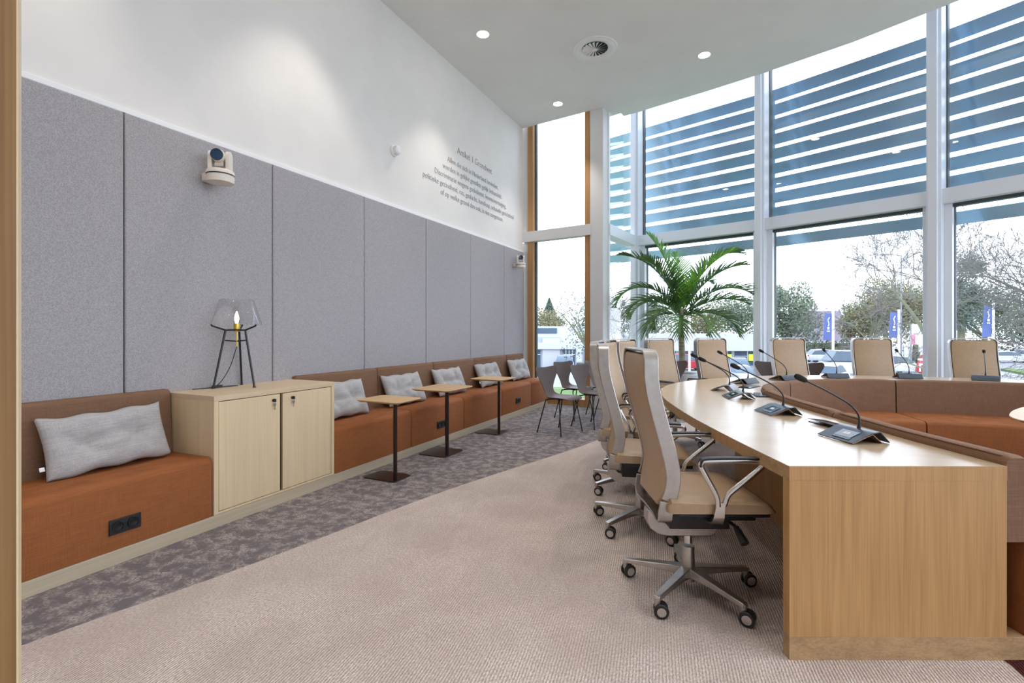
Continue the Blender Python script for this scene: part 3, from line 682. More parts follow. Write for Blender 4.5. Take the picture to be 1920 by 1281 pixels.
# steps of carpeted floor: cable flaps in the tabletop
def flap(x, y, rz, label, openf):
    t = thing('cable_flap', label, 'cable flap', (x, y, TZ), rz, 'cable flaps in the tabletop')
    b = MB(); b.box((0, 0, .002), (.26, .12, .003)); b.build('frame', 'blackm', t, bevel=.0008)
    b = MB(); b.box((0, 0 if not openf else .02, .006+openf*.5), (.24, .10, .003), rx=openf*6); b.build('lid', 'screen', t, bevel=.0008)
flap(.43, 3.17, R(118), 'open dark cable flap beside the nearest microphone', .018)
flap(.10, 4.42, R(100), 'closed dark cable flap near the bend of the bench ring', 0)
flap(.02, 5.02, R(70), 'closed dark cable flap behind the third microphone', 0)

# ================================================================== MICROPHONES
mc = thing('conference_microphone', 'x', 'microphone', (0, 0, 0), 0, 'gooseneck microphones on the council table')
# local +Y points at the user; width along X
b = MB()
prof = [(.095, .004), (.085, .008), (-.005, .046), (-.045, .052), (-.052, .050), (-.095, .004)]
b.strap([(0, y, z) for y, z in prof], (1, 0, 0), .215, .005); b.build('housing', 'mic', mc, bevel=.0012)
b = MB(); b.strap([(0, y, z-.0045) for y, z in [(.09, .007), (-.012, .047), (-.02, .04), (-.06, .006)]], (1, 0, 0), .212, .003); b.build('inner_fold', 'copper', mc)
sl = math.atan2(.038, .090)
b = MB(); b.box((-.015, .040, .0315), (.10, .055, .002), rx=-sl); b.build('display', 'screen', mc)
b = MB(); b.box((-.02, .074, .0170), (.10, .016, .004), rx=-sl); b.build('speak_button', 'key', mc, bevel=.001)
b = MB(); b.box((-.015, .040, .0330), (.035, .018, .0008), rx=-sl); b.build('status_mark', 'white', mc)
gp = smooth_path([(0, -.035, .052), (0, -.038, .085), (0, -.030, .12), (0, .005, .16), (0, .055, .192), (0, .14, .236), (0, .235, .280)], 5)
b = MB(); b.tube(gp, [.0085-.004*min(1, i/6) for i in range(len(gp))], 8); b.build('gooseneck', 'black', mc)
dv = (gp[-1]-gp[-3]).normalized(); p0 = gp[-1]
b = MB(); rings = [0, .008, .03, .05, .062, .066]; rad = [.007, .0115, .0145, .0145, .010, .002]
b.tube([p0+dv*r_ for r_ in rings], rad, 12); b.build('foam_head', 'foam', mc)
ml = [('nearest the camera, by the oak end panel', .455, 2.82, -148, 1.0), ('second from the camera on the left arm of the table', .175, 3.50, -155, 1.0),
      ('third from the camera on the left arm of the table', -.06, 4.17, -165, 1.0), ('just behind the third one at the left bend', -.17, 4.66, 170, 1.0),
      ('fifth round the table, before the chair beside the palm', -.02, 5.37, 150, 1.0), ('sixth round the table, before the shell chairs', .35, 5.92, 140, 1.0),
      ('left of the middle high backed chair', .88, 6.42, 106, 1.0), ('at the right edge of the middle high backed chair', 1.58, 6.68, 98, 1.0),
      ('before the chair at the right edge', 2.25, 6.76, 74, 1.0)]
for i, (lb, x, y, h, s_) in enumerate(ml):
    lb = 'black gooseneck microphone ' + lb; rz = R(h-90) if i > 3 else R(h+270)
    if i == 0: mc.location = (x, y, TZ); mc.rotation_euler = (0, 0, rz); mc['label'] = lb
    else: dup(mc, (x, y, TZ), rz, lb)

# ================================================================== OFFICE CHAIR
def make_chair():
    t = thing('conference_chair', 'x', 'chair', (0, 0, 0), 0, 'high backed tan conference chairs')
    # base : hub + five legs + casters
    b = MB(); b.lathe([(.0, .055), (.030, .055), (.033, .085), (.033, .115), (.029, .12), (.028, .215), (.026, .22), (.0, .22)], n=24); hub = b.build('base_hub', 'alu', t)
    b = MB(); b.lathe([(.019, .235), (.019, .30)], n=18); b.build('gas_lift', 'chrome', t)
    for k in range(5):
        a = 2*pi*k/5+R(27.8); u = Vector((cos(a), sin(a), 0)); n_ = Vector((-sin(a), cos(a), 0)); up = Vector((0, 0, 1))
        b = MB(); rings = []
        for r_, w_, z0, z1 in ((.018, .030, .078, .125), (.08, .028, .085, .118), (.20, .023, .082, .106), (.295, .019, .076, .096), (.315, .018, .072, .093)):
            c = u*r_; rings.append([c+n_*w_/1.1+up*z0, c+n_*w_*.8+up*z1, c-n_*w_*.8+up*z1, c-n_*w_/1.1+up*z0])
        b.loft(rings); 
        b.tube([u*.305+up*.088, u*.305+up*.045], .0135, 8); b.build('base_leg', 'alu', t, bevel=.003)
        # caster
        c = u*.327; ca = R(80+(-25, 12, -10, 28, 0)[k]); ax = Vector((cos(ca+pi/2), sin(ca+pi/2), 0)); tr = Vector((cos(ca), sin(ca), 0)); c = u*.305+tr*.016
        b = MB(); b.lathe([(.022, -.006), (.022, .006)], (0, 0, 0), 'x', 16, m=Matrix.Translation(c+up*.032) @ Matrix.Rotation(ca+pi/2, 4, 'Z'))
        b.tube([u*.305+up*.060, u*.305+up*.038], .008, 8)
        cs = b.build('caster', 'cream', t)
        b = MB()
        for s in (-1, 1):
            b.lathe([(.022, s*.008), (.031, s*.010), (.0325, s*.014), (.0325, s*.020), (.029, s*.024), (.021, s*.025), (.019, s*.022)], (0, 0, 0), 'x', 20, m=Matrix.Translation(c+up*.0325) @ Matrix.Rotation(ca+pi/2, 4, 'Z'), cap=False)
        b.mi = 1
        for s in (-1, 1): b.lathe([(.020, s*.018), (.020, s*.0255), (.012, s*.026), (.0, s*.026)], (0, 0, 0), 'x', 16, m=Matrix.Translation(c+up*.0325) @ Matrix.Rotation(ca+pi/2, 4, 'Z'))
        b.build('wheel', ['rubber', 'chrome'], cs)
    # seat
    UP = .045; BK = .075
    b = MB(); rings = []
    seatp = [(-.215, .0), (-.20, .012), (-.10, .008), (.05, .006), (.15, .004), (.21, -.004), (.245, -.018), (.258, -.040)]
    W = .245
    N = 12
    for i, (y, dz) in enumerate(seatp):
        y += UP; wd = W*(1 if i < 6 else (.97 if i == 6 else .93)); wd = wd*(.93 if i == 0 else 1)
        top = .510+dz; bot = .462 if i < 6 else (.464 if i == 6 else .470)
        if i == 0: top = .498
        ring = [(x*wd, y, top-(.012 if abs(x) > .97 else (.004 if abs(x) > .88 else 0))) for x in (-1, -.985, -.93, -.6, 0, .6, .93, .985, 1)]
        ring += [(x*wd, y, bot) for x in (1, .9, 0, -.9, -1)]
        rings.append(ring)
    b.loft(rings); b.build('seat', 'tan', t, smooth=60, bevel=0)
    b = MB(); b.box((0, .04+UP, .449), (.44, .40, .026)); b.box((0, .02, .385), (.19, .28, .10)); b.box((0, .12, .420), (.32, .26, .04)); b.build('seat_pan', 'black', t, bevel=.006)
    # back: side profile y(z)
    prof = [(.435, -.250), (.49, -.243), (.545, -.222), (.60, -.212), (.66, -.218), (.75, -.240), (.85, -.268), (.94, -.292), (1.0, -.305), (1.06, -.312), (1.17, -.312)]
    prof = [(z, y+BK) for z, y in prof]
    def yz(z):
        for (za, ya), (zb, yb2) in zip(prof, prof[1:]):
            if z <= zb: f = (z-za)/(zb-za); return ya+(yb2-ya)*f
        return prof[-1][1]
    ZB, ZTp, HW = .470, 1.17, .215
    def outline(hw, zb, zt, r, cham):
        pts = []
        pts += [(hw, zb+cham*1.4)]
        for z in [zb+cham*1.4+(zt-r-zb-cham*1.4)*k/16 for k in range(1, 17)]: pts.append((hw, z))
        for k in range(1, 7): a = R(90*k/6); pts.append((hw-r+r*cos(a), zt-r+r*sin(a)))
        for k in range(1, 8): pts.append(((hw-r)*(1-2*k/8), zt))
        for k in range(0, 7): a = R(90+90*k/6); pts.append((-hw+r+r*cos(a), zt-r+r*sin(a)))
        for z in [zt-r+(zb+cham*1.4-zt+r)*k/16 for k in range(1, 17)]: pts.append((-hw, z))
        pts += [(-hw+cham, zb), (-hw*.3, zb), (hw*.3, zb), (hw-cham, zb)]
        return pts
    b = MB()
    O = outline(HW-.016, ZB, ZTp-.016, .035, .05)
    cz0 = .82
    def ins(O, k): return [(x*(1-k/HW), cz0+(z-cz0)*(1-k/.35)) for x, z in O]
    rings = []
    for dy, k in ((-.030, .012), (-.026, .003), (-.020, 0), (.020, 0), (.028, .003), (.032, .012)):
        rings.append([(x, yz(max(z, .44))+dy, z) for x, z in ins(O, k)])
    VR = [[b.v(p) for p in r] for r in rings]; n = len(O)
    for A, B in zip(VR, VR[1:]):
        for i in range(n): j = (i+1) % n; b.f([A[i], A[j], B[j], B[i]])
    # front/back skins as horizontal strips
    for ring in (VR[0], VR[-1]):
        right = ring[0:23]          # side + corner upwards
        left = ring[30:53][::-1]    # mirrored
        for i in range(22): b.f([right[i], left[i], left[i+1], right[i+1]])
        top = ring[22:31]; b.f(top)
        b.f([ring[0], ring[-1], ring[-2], ring[-3], ring[-4], ring[52]])
    b.build('backrest', 'tan', t, smooth=50)
    # aluminium strap round the back
    zs = [.505+(ZTp-.05-.505)*k/18 for k in range(19)]
    pts = [(HW-.005, yz(z), z) for z in zs]
    r = .05
    for k in range(1, 7): a = R(90*k/6); pts.append((HW-.005-r+r*cos(a), yz(ZTp), ZTp-r+r*sin(a)))
    full = pts+[(-x, y, z) for x, y, z in pts[::-1]]
    wd = []
    for x, y, z in full:
        dz_ = .01; s = (yz(min(z+dz_, 1.17))-yz(z-dz_))/(2*dz_); wd.append((0, 1, -s) if abs(x) > HW-.02 else (0, 1, 0))
    b = MB(); b.strap(full, wd, .064, .010); b.build('back_frame', 'alu', t, bevel=.003, smooth=40)
    # lower straps turning under the seat, joined to the yoke
    yb_ = yz(.44)
    half = [(HW-.005, yz(.50), .500), (HW-.005, yb_, .45), (HW-.008, yb_, .425), (HW-.02, yb_, .412), (HW-.04, yb_, .406), (.07, yb_+.01, .402)]
    b = MB(); b.strap(half+[(-x, y, z) for x, y, z in half[::-1]], (0, 1, 0), [.070, .066, .064, .062, .062, .060]+[.060, .062, .062, .064, .066, .070], .010)
    b.build('lower_frame', 'alu', t, bevel=.003, smooth=40)
    b = MB()
    pts = [(-.205, .402), (-.207, .35), (-.190, .312), (-.155, .287), (-.11, .278), (.10, .278), (.118, .289), (.125, .307), (.118, .325), (.10, .335), (-.10, .338), (-.14, .348), (-.155, .37), (-.158, .402)]
    b.loft([[(x, y, z) for y, z in pts] for x in (-.034, .034)]); b.build('yoke', 'alu', t, bevel=.004, smooth=40)
    b = MB(); b.tube([(.04, .15, .372), (.13, .155, .375), (.19, .16, .372)], .008, 8); b.tube([(.17, .155, .375), (.235, .165, .330)], [.013, .018], 10); b.build('tilt_lever', 'black', t)
    # armrests
    for s in (-1, 1):
        X = s*.262
        b = MB()
        b.strap([(s*.12, .02, .392), (s*.20, .02, .392), (s*.245, .02, .405), (X, .022, .44), (X, .03, .50)], [(0, 1, 0)]*5, [.05, .05, .05, .046, .034], .011)
        rr = .0125
        b.tube(smooth_path([(X, .018, .485), (X, .012, .53), (X, -.035, .615), (X, -.055, .655), (X, -.050, .672), (X, -.03, .680), (X, .10, .682), (X, .185, .680), (X, .207, .672), (X, .207, .655), (X, .185, .635), (X, .085, .555), (X, .060, .53), (X, .045, .49)], 4), rr, 8)
        bmesh.ops.translate(b.bm, verts=b.bm.verts, vec=(0, .018, .018))
        ar = b.build('armrest', 'chrome', t, smooth=50)
        b = MB(); b.strap(smooth_path([(X, -.060, .655), (X, -.055, .680), (X, -.03, .692), (X, .10, .694), (X, .19, .692)], 3), (1, 0, 0), .034, .008); bmesh.ops.translate(b.bm, verts=b.bm.verts, vec=(0, .018, .018)); b.build('arm_pad', 'black', ar, bevel=.003, smooth=50)
    return t
ch = make_chair()
cl = [('nearest the camera', -.255, 2.515, 25), ('second from the camera on the left side', -.625, 3.225, 17), ('third from the camera on the left side', -.86, 3.93, 8),
      ('fourth from the camera, mostly hidden by nearer chairs', -.95, 4.60, 0), ('turned edge-on beside the white column', -.935, 5.19, -12), ('left of the palm trunk, front of its back in view', -.73, 5.80, -35),
      ('right of the palm trunk, behind three microphones', -.24, 6.24, -48), ('beside the first broad white window post', .57, 6.80, -62),
      ('in the middle of the second large window', 1.43, 7.12, -78), ('at the right edge of the photo', 2.33, 7.08, -88)]
for i, (lb, x, y, deg) in enumerate(cl):
    lb = 'tan high backed swivel chair ' + lb; rz = R(deg-90)
    if i == 0: ch.location = (x, y, 0); ch.rotation_euler = (0, 0, rz); ch['label'] = lb
    else: dup(ch, (x, y, 0), rz, lb)

# ================================================================== SEVEN SHELL CHAIRS
def make_shell():
    t = thing('shell_chair', 'x', 'chair', (0, 0, 0), 0, 'taupe shell chairs')
    # (y, z, halfwidth, curl)
    S = [(.225, .418, .120, 0), (.222, .432, .150, 0), (.19, .447, .180, .0), (.12, .450, .200, .004), (.04, .442, .205, .008), (-.05, .437, .190, .010), (-.12, .442, .150, .008), (-.165, .462, .106, .004),
         (-.19, .50, .090, .002), (-.205, .55, .102, .004), (-.218, .60, .130, .010), (-.232, .66, .170, .020), (-.245, .715, .205, .030), (-.253, .760, .222, .036), (-.258, .795, .215, .034), (-.260, .808, .185, .024)]
    NW = 12; b = MB(); G_ = {}
    for side, th in ((0, .0), (1, .016)):
        for i, (y, z, hw, cu) in enumerate(S):
            p0 = S[max(i-1, 0)]; p1 = S[min(i+1, len(S)-1)]; tg = Vector((0, p1[0]-p0[0], p1[1]-p0[1])).normalized(); nn = Vector((0, tg.z, -tg.y))
            if nn.z < 0 and i < 7: nn = -nn
            if i >= 7 and nn.y < 0: nn = -nn
            for j in range(NW+1):
                u = -1+2*j/NW
                zz = z
                if i == len(S)-1: zz = z-.012+.014*abs(u)**1.5
                e = (1-.9*abs(u)**8) if True else 1
                p = Vector((u*hw, y, zz))+nn*(cu*u*u - th*(.35 if abs(u) == 1 else 1)*(0.4 if i in (0, len(S)-1) else 1))
                G_[(side, i, j)] = b.v(p)
    n = len(S)
    for i in range(n-1):
        for j in range(NW):
            b.f([G_[(0, i, j)], G_[(0, i, j+1)], G_[(0, i+1, j+1)], G_[(0, i+1, j)]]); b.f([G_[(1, i, j)], G_[(1, i+1, j)], G_[(1, i+1, j+1)], G_[(1, i, j+1)]])
    for i in range(n-1):
        for j in (0, NW): b.f([G_[(0, i, j)], G_[(1, i, j)], G_[(1, i+1, j)], G_[(0, i+1, j)]])
    for j in range(NW):
        for i in (0, n-1): b.f([G_[(0, i, j)], G_[(0, i, j+1)], G_[(1, i, j+1)], G_[(1, i, j)]])
    b.build('seat_shell', 'taupe', t, sub=1, smooth=180)
    for sx_ in (-1, 1):
        for sy_ in (-1, 1):
            yy = .17 if sy_ > 0 else -.20
            b = MB(); b.tube(smooth_path([(sx_*.03, sy_*.02, .412), (sx_*.12, sy_*.075, .414), (sx_*.155, sy_*.10, .402), (sx_*.17, sy_*.11, .38), (sx_*.215, yy, .012)], 4), .0075, 8); b.lathe([(.010, 0), (.010, .016)], (sx_*.216, yy, 0), 'z', 10); b.build('leg', 'blackm', t)
    b = MB(); b.lathe([(.075, .408), (.075, .422)], n=20); b.tube([(-.11, .07, .414), (.11, .07, .414)], .006, 6); b.tube([(-.11, -.07, .414), (.11, -.07, .414)], .006, 6); b.build('under_frame', 'blackm', t)
    return t
sh = make_shell()
# heading = direction the sitter faces (degrees in plan)
sl_ = [('in front of the timber window, nearest the benches', -2.09, 5.78, -18), ('second of the front row beside the benches', -1.83, 6.33, -20), ('behind the nearest one, left of the two back chairs', -2.25, 6.82, -22),
       ('behind the front row, before the white column', -1.92, 7.28, -22), ('half hidden by the high backed chairs, left of the column', -1.68, 6.86, -25),
       ('in front of the palm pot', -.88, 7.55, -60), ('left of and behind the chair by the first white post', .38, 8.05, -72), ('right of and behind the chair by the first white post', .83, 7.92, -78), ('hidden deep behind the conference chairs by the palm', -.15, 7.75, -60)]
for i, (lb, x, y, deg) in enumerate(sl_[:8]):
    lb = 'taupe shell chair ' + lb; rz = R(deg-90)
    if i == 0: sh.location = (x, y, 0); sh.rotation_euler = (0, 0, rz); sh['label'] = lb
    else: dup(sh, (x, y, 0), rz, lb)

# ================================================================== PALM
def leafmat(name, c1, c2):
    m = noise_mat(name, c1, c2, nscale=6, rough=.45, spec=.5); b = m.node_tree.nodes['Principled BSDF']
    return m
M['palm'] = leafmat('palm_leaf', (.045, .12, .045, 1), (.13, .25, .055, 1))
M['palm2'] = leafmat('young_palm_leaf', (.10, .30, .02, 1), (.17, .42, .03, 1))
M['trunk'] = noise_mat('palm_trunk', (.20, .17, .10, 1), (.42, .38, .28, 1), scale=(1, 1, 12), nscale=4, rough=.8, bump=.4)
M['pot'] = mat('planter_white', (.62, .65, .65, 1), .4)
M['soil'] = noise_mat('soil', (.03, .02, .015, 1), (.08, .05, .03, 1), nscale=60, rough=1)
PX_, PY_ = -.93, 8.15
pm = thing('potted_palm', 'tall green palm in a white pot by the facade corner', 'plant', (PX_, PY_, 0))
b = MB(); b.lathe([(.0, 0), (.17, 0), (.24, .10), (.30, .40), (.30, .58), (.285, .60), (.27, .58), (.27, .55), (.0, .55)], n=36); b.build('pot', 'pot', pm)
b = MB(); b.lathe([(.0, .56), (.272, .56)], n=24, cap=False); b.build('soil', 'soil', pm)
b = MB(); tr = [(0, 0, .50), (.01, .0, .8), (.0, 0, 1.1), (-.01, 0, 1.25), (-.01, 0, 1.38), (0, 0, 1.5), (0, 0, 1.62)]
b.tube(smooth_path(tr, 5), [.052-.0007*i for i in range(31)], 14); b.build('trunk', 'trunk', pm, smooth=60)
rt = Vector((cos(R(25.56)), sin(R(25.56)), 0)); fw = Vector((-sin(R(25.56)), cos(R(25.56)), 0))
def frond(az, elev, L_, droop, young, seed, width=1.0):
    rnd = random.Random(seed)
    # az measured in plan from image right
    u = rt*cos(az)+fw*sin(az)
    pts = []; p = Vector((0, 0, 1.50)); e = elev; n = 22
    for i in range(n+1):
        pts.append(p.copy()); p = p+(u*cos(e)+Vector((0, 0, 1))*sin(e))*(L_/n); e -= droop/n*(.35+1.5*i/n)
    b = MB(); b.tube(pts, [.011*(1-.8*i/n) for i in range(n+1)], 5)
    side0 = u.cross(Vector((0, 0, 1))).normalized()
    NL = int(L_/.036)
    for i in range(int(NL*.14), NL+1):
        f = i/NL; k = f*n; a = int(min(k, n-1)); q = pts[a].lerp(pts[a+1], k-a); tg = (pts[a+1]-pts[a]).normalized()
        up = side0.cross(tg).normalized()
        ll = (.40*math.sin(pi*min(1, .15+f*.86))**.7+.03)*width*rnd.uniform(.88, 1.08)
        for s in (-1, 1):
            d = (side0*s*(.80-.30*f)+tg*(.50+.4*f)+up*rnd.uniform(.25, .60)).normalized()
            wv = tg.cross(d).cross(d).normalized(); wd_ = .0105+.005*rnd.random()
            wv = (tg-d*tg.dot(d)).normalized()
            seg = 4; L0 = q; pv = None; g = 0
            for m_ in range(seg+1):
                ft = m_/seg; w_ = wd_*(1-ft**2.2)+.0008
                c = q+d*ll*ft+Vector((0, 0, -1))*(.16*ll*ft*ft*(1+droop*.5))
                nrm_ = up*0
                cur = (b.v(c+wv*w_), b.v(c-wv*w_))
                if pv: b.f([pv[0], pv[1], cur[1], cur[0]])
                pv = cur
    b.build('frond', 'palm2' if young else 'palm', pm, smooth=60)
FR = [(R(178), R(58), 1.35, 2.35, 0), (R(170), R(72), 1.50, 1.25, 0), (R(150), R(48), 1.1, 2.3, 0), (R(195), R(38), 1.05, 1.9, 0), (R(150), R(80), 1.50, .55, 1), (R(85), R(80), 1.20, .60, 1),
      (R(8), R(76), 1.65, 1.55, 0), (R(-8), R(62), 1.35, 1.1, 0), (R(5), R(46), 1.55, 1.75, 0), (R(-14), R(34), 1.05, 1.1, 0), (R(-20), R(14), 1.0, 1.6, 0), (R(-60), R(15), .70, 2.2, 0), (R(-110), R(5), .62, 1.9, 0),
      (R(-150), R(30), .80, 2.3, 0), (R(165), R(15), .75, 2.1, 0), (R(210), R(66), 1.35, 1.1, 0), (R(-30), R(72), 1.35, 1.0, 1), (R(40), R(60), 1.25, 1.4, 0), (R(100), R(50), 1.1, 1.8, 0)]
for i, (az, el, L_, dr, yg) in enumerate(FR): frond(az, el, L_, dr, yg, i+10)

# ================================================================== OUTSIDE
M['grass'] = noise_mat('grass', (.09, .17, .04, 1), (.14, .21, .07, 1), nscale=1.5, rough=.95, detail=8)
M['bounce_paving'] = noise_mat('pale_bounce_paving', (.50, .50, .49, 1), (.58, .58, .57, 1), nscale=1.5, rough=.9)  # added pale ground by the facade, bounces light up to the louvres
M['asphalt'] = noise_mat('asphalt', (.24, .25, .26, 1), (.30, .31, .32, 1), nscale=.6, rough=.9)
M['bldw'] = mat('showroom_white', (.46, .48, .51, 1), .6)
M['bldg'] = mat('showroom_grey', (.33, .36, .40, 1), .6)
M['bglass'] = mat('showroom_glass', (.05, .09, .13, 1), .15, .0, .5)
M['roofp'] = noise_mat('roof_tiles', (.19, .16, .19, 1), (.24, .21, .25, 1), scale=(1, 1, 8), nscale=2, rough=.8)
M['brick'] = noise_mat('house_wall', (.26, .23, .19, 1), (.31, .28, .23, 1), nscale=3, rough=.9)
M['flag'] = mat('blue_banner', (.07, .11, .30, 1), .6)
M['pole'] = mat('white_pole', (.80, .82, .84, 1), .4)
M['bark'] = noise_mat('bark_lichen', (.13, .13, .09, 1), (.19, .21, .11, 1), nscale=2, rough=.95)
M['twig'] = mat('twigs', (.15, .145, .13, 1), .9)
M['leaf_a'] = noise_mat('leaf_green_grey', (.09, .125, .085, 1), (.16, .195, .12, 1), nscale=.5, rough=.9)
M['leaf_b'] = noise_mat('leaf_autumn', (.24, .20, .09, 1), (.16, .18, .10, 1), nscale=.4, rough=.9)
M['leaf_c'] = noise_mat('leaf_dark', (.065, .10, .08, 1), (.11, .145, .11, 1), nscale=.5, rough=.9)
M['red'] = mat('red_paint', (.42, .02, .03, 1), .3)
M['pink'] = mat('pink_print', (.55, .20, .28, 1), .5)
M['yel'] = mat('yellow_card', (.75, .85, .05, 1), .6)
for nme, c in (('carw', (.52, .54, .57, 1)), ('cars', (.22, .25, .28, 1)), ('card', (.03, .045, .08, 1))): M[nme] = mat('car_'+nme, c, .25, .0, .6)
# ground : lawn falling to the car park; pale inner ring added to bounce light
b = MB(); rr_ = [2, 6.5, 9, 12, 15, 19, 24, 30, 60, 160]; zz_ = [-.16, -.16, -.16, -.16, -.45, -1.2, -2.2, -2.55, -2.55, -2.55]
rings = []
for r_, z_ in zip(rr_, zz_): rings.append([(sin(R(a))*r_, cos(R(a))*r_, z_) for a in range(-75, 96, 5)])
VR = [[b.v(p) for p in r_] for r_ in rings]
for k, (A, B) in enumerate(zip(VR, VR[1:])):
    b.mi = 2 if k < 2 else (0 if k < 4 else 1)
    for i in range(len(A)-1): b.f([A[i], A[i+1], B[i+1], B[i]])
struct(b.build('floor_outdoor_ground', ['grass', 'asphalt', 'bounce_paving'], smooth=60), 'lawn sloping down to a pale car park outside', 'ground')
# grass verge and footpath at the right
b = MB(); b.prism([(20.5, 46), (60, 38), (60, 64), (22, 63)], -2.6, -2.35); struct(b.build('floor_verge', 'grass', smooth=0))
# white showroom
YAW = R(22)
def frame_at(cx, cy, rz): return Matrix.Translation((cx, cy, 0)) @ Matrix.Rotation(rz, 4, 'Z')
def lbox(b, T, x0, x1, y0, y1, z0, z1): b.box(None, (x1-x0, y1-y0, z1-z0), m=T @ Matrix.Translation(((x0+x1)/2, (y0+y1)/2, (z0+z1)/2)))
sb = thing('showroom_building', 'long low white car showroom across the street behind the palm', 'building', (-6.5, 54.5, -2.55))
T = frame_at(-6.4, 54.3, R(25.5))
b = MB(); lbox(b, T, -9.2, 8.8, .3, 8, -2.55, .75); b.build('body', 'bldw', sb, world=True, smooth=0)
b = MB(); lbox(b, T, -9.3, 8.9, -.5, 8.2, -.85, .92); b.build('fascia', 'bldw', sb, world=True, smooth=0)
for k in range(6):
    x0 = -8.8+k*2.95; b = MB(); lbox(b, T, x0, x0+2.6, .22, .34, -2.4, -.9); fr = b.build('shop_window', 'bglass', sb, world=True, smooth=0)
    b = MB(); lbox(b, T, x0+1.28, x0+1.34, .16, .24, -2.4, -.9); lbox(b, T, x0, x0+2.6, .16, .24, -1.45, -1.40); b.build('glazing_bar', 'pole', fr, world=True, smooth=0)
b = MB(); lbox(b, T, 7.3, 7.9, .0, .05, -1.9, -1.2); b.build('price_card', 'yel', sb, world=True, smooth=0)
b = MB(); lbox(b, T, 4.9, 5.5, .0, .05, -1.9, -1.2); b.build('price_card', 'yel', sb, world=True, smooth=0)
# left building seen through the timber window
lb_ = thing('office_building', 'white two storey building seen through the narrow timber window', 'building', (-18, 47, -2.55))
T = frame_at(-17.8, 47.2, R(25.5))
b = MB(); lbox(b, T, -6, 2.3, .2, 9, -2.55, .9); lbox(b, T, -1.2, .6, -.1, 1, -2.5, .5); b.build('body', 'bldw', lb_, world=True, smooth=0)
b = MB(); lbox(b, T, -6, 3.2, -.4, 9, -.6, .05); b.build('canopy', 'bldw', lb_, world=True, smooth=0)
b = MB(); lbox(b, T, -4, 4.2, 1.2, 6, .9, 1.75); b.build('upper_storey', 'bldw', lb_, world=True, smooth=0)
b = MB(); lbox(b, T, -1.6, .4, 1.1, 1.25, 1.0, 1.55); b.build('upper_window', 'bglass', lb_, world=True, smooth=0)
b = MB(); lbox(b, T, -2.2, .6, .1, .3, -.2, .62); b.build('upper_window', 'bldg', lb_, world=True, smooth=0)
for x0, x1 in ((-5.6, -3.9), (-3.7, -1.4), (.9, 2.2)):
    b = MB(); lbox(b, T, x0, x1, .1, .25, -2.5, -.7); fr = b.build('shop_window', 'bglass', lb_, world=True, smooth=0)
    b = MB()
    for k in range(1, 4): lbox(b, T, x0+(x1-x0)*k/4-.03, x0+(x1-x0)*k/4+.03, .02, .12, -2.5, -.7)
    lbox(b, T, x0, x1, .02, .12, -1.2, -1.14); b.build('glazing_bar', 'pole', fr, world=True, smooth=0)
# house with big tiled roof
hs = thing('house', 'house with a tall lilac grey tiled roof behind the blue banners', 'building', (10, 90, -2.55))
T = frame_at(9.8, 88, R(-5))
b = MB(); lbox(b, T, -4.5, 4.5, .5, 8, -2.55, -.3); b.build('walls', 'brick', hs, world=True, smooth=0)
b = MB(); b.loft([[T @ Vector(p) for p in ((-5, -.4, -.5), (5, -.4, -.5), (5, 8.5, -.5), (-5, 8.5, -.5))], [T @ Vector(p) for p in ((-3.4, 3, 4.4), (3.0, 3, 4.4), (3.0, 5, 4.4), (-3.4, 5, 4.4))]]); b.build('roof', 'roofp', hs, world=True, smooth=0)
b = MB(); b.tube([T @ Vector((5.05, -.45, -.45)), T @ Vector((3.05, 3, 4.45))], .12, 5); b.tube([T @ Vector((-5.1, -.5, -.5)), T @ Vector((5.1, -.5, -.5))], .10, 5); b.build('verge_board', 'pole', hs, world=True)

# banner poles
def banner(x, y, zt, zb, w_, label, seed):
    t = thing('banner_pole', label, 'banner', (x, y, -2.55), 0, 'blue banners on white poles')
    b = MB(); b.tube([(x, y, -2.55), (x, y, zt+.25)], .10, 8); b.build('pole', 'pole', t, world=True)
    b = MB(); rings = []
    for k in range(9):
        f = k/8; z = zt-(zt-zb)*f; bow = .05*sin(f*5+seed); ww = w_*(1+.25*f)
        rings.append([(x-.12-rt.x*0, y+bow-.01, z), (x-.12, y+bow+.01, z), (x-.12-ww*.9, y+bow-ww*.35+.01, z-.04*f), (x-.12-ww*.9, y+bow-ww*.35-.01, z-.04*f)])
    b.loft(rings); bn = b.build('banner', 'flag', t, world=True)
    b = MB(); b.tube([(x-.12-w_*.30, y-.20, zt-.35), (x-.12-w_*.52, y-.26, zt-.6), (x-.12-w_*.36, y-.22, zt-.95), (x-.12-w_*.45, y-.24, zt-1.15)], .035, 5)
    b.box((x-.12-w_*.45, y-.26, zt-1.35), (.16, .03, .22)); b.box((x-.12-w_*.45, y-.26, zt-1.62), (.22, .03, .10))
    b.build('emblem', 'pole', bn, world=True)
banner(7.15, 53.3, 2.85, .45, .62, 'blue banner on a white pole left of the middle high backed chair', 1)
banner(12.5, 55.5, 2.95, .65, .62, 'blue banner on a white pole above the middle high backed chair', 2)
banner(15.6, 57.3, 3.5, 1.3, .5, 'blue banner partly hidden by the white window post', 3)
banner(20.4, 59.6, 3.6, .7, .7, 'blue banner above the rightmost high backed chair', 4)
b = MB(); b.tube([(-4.2, 42.3, -2.55), (-4.2, 42.3, 2.6)], .09, 8); tag(b.build('flagpole', 'pole'), 'plain white pole rising beside the palm trunk', 'pole')
t = thing('street_lamp', 'thin street lamp among the bare branches', 'street lamp', (14.2, 62.2, -2.55))
b = MB(); b.tube([(14.2, 62.2, -2.55), (14.2, 62.2, 9.0)], .07, 6); b.build('pole', 'cars', t, world=True)
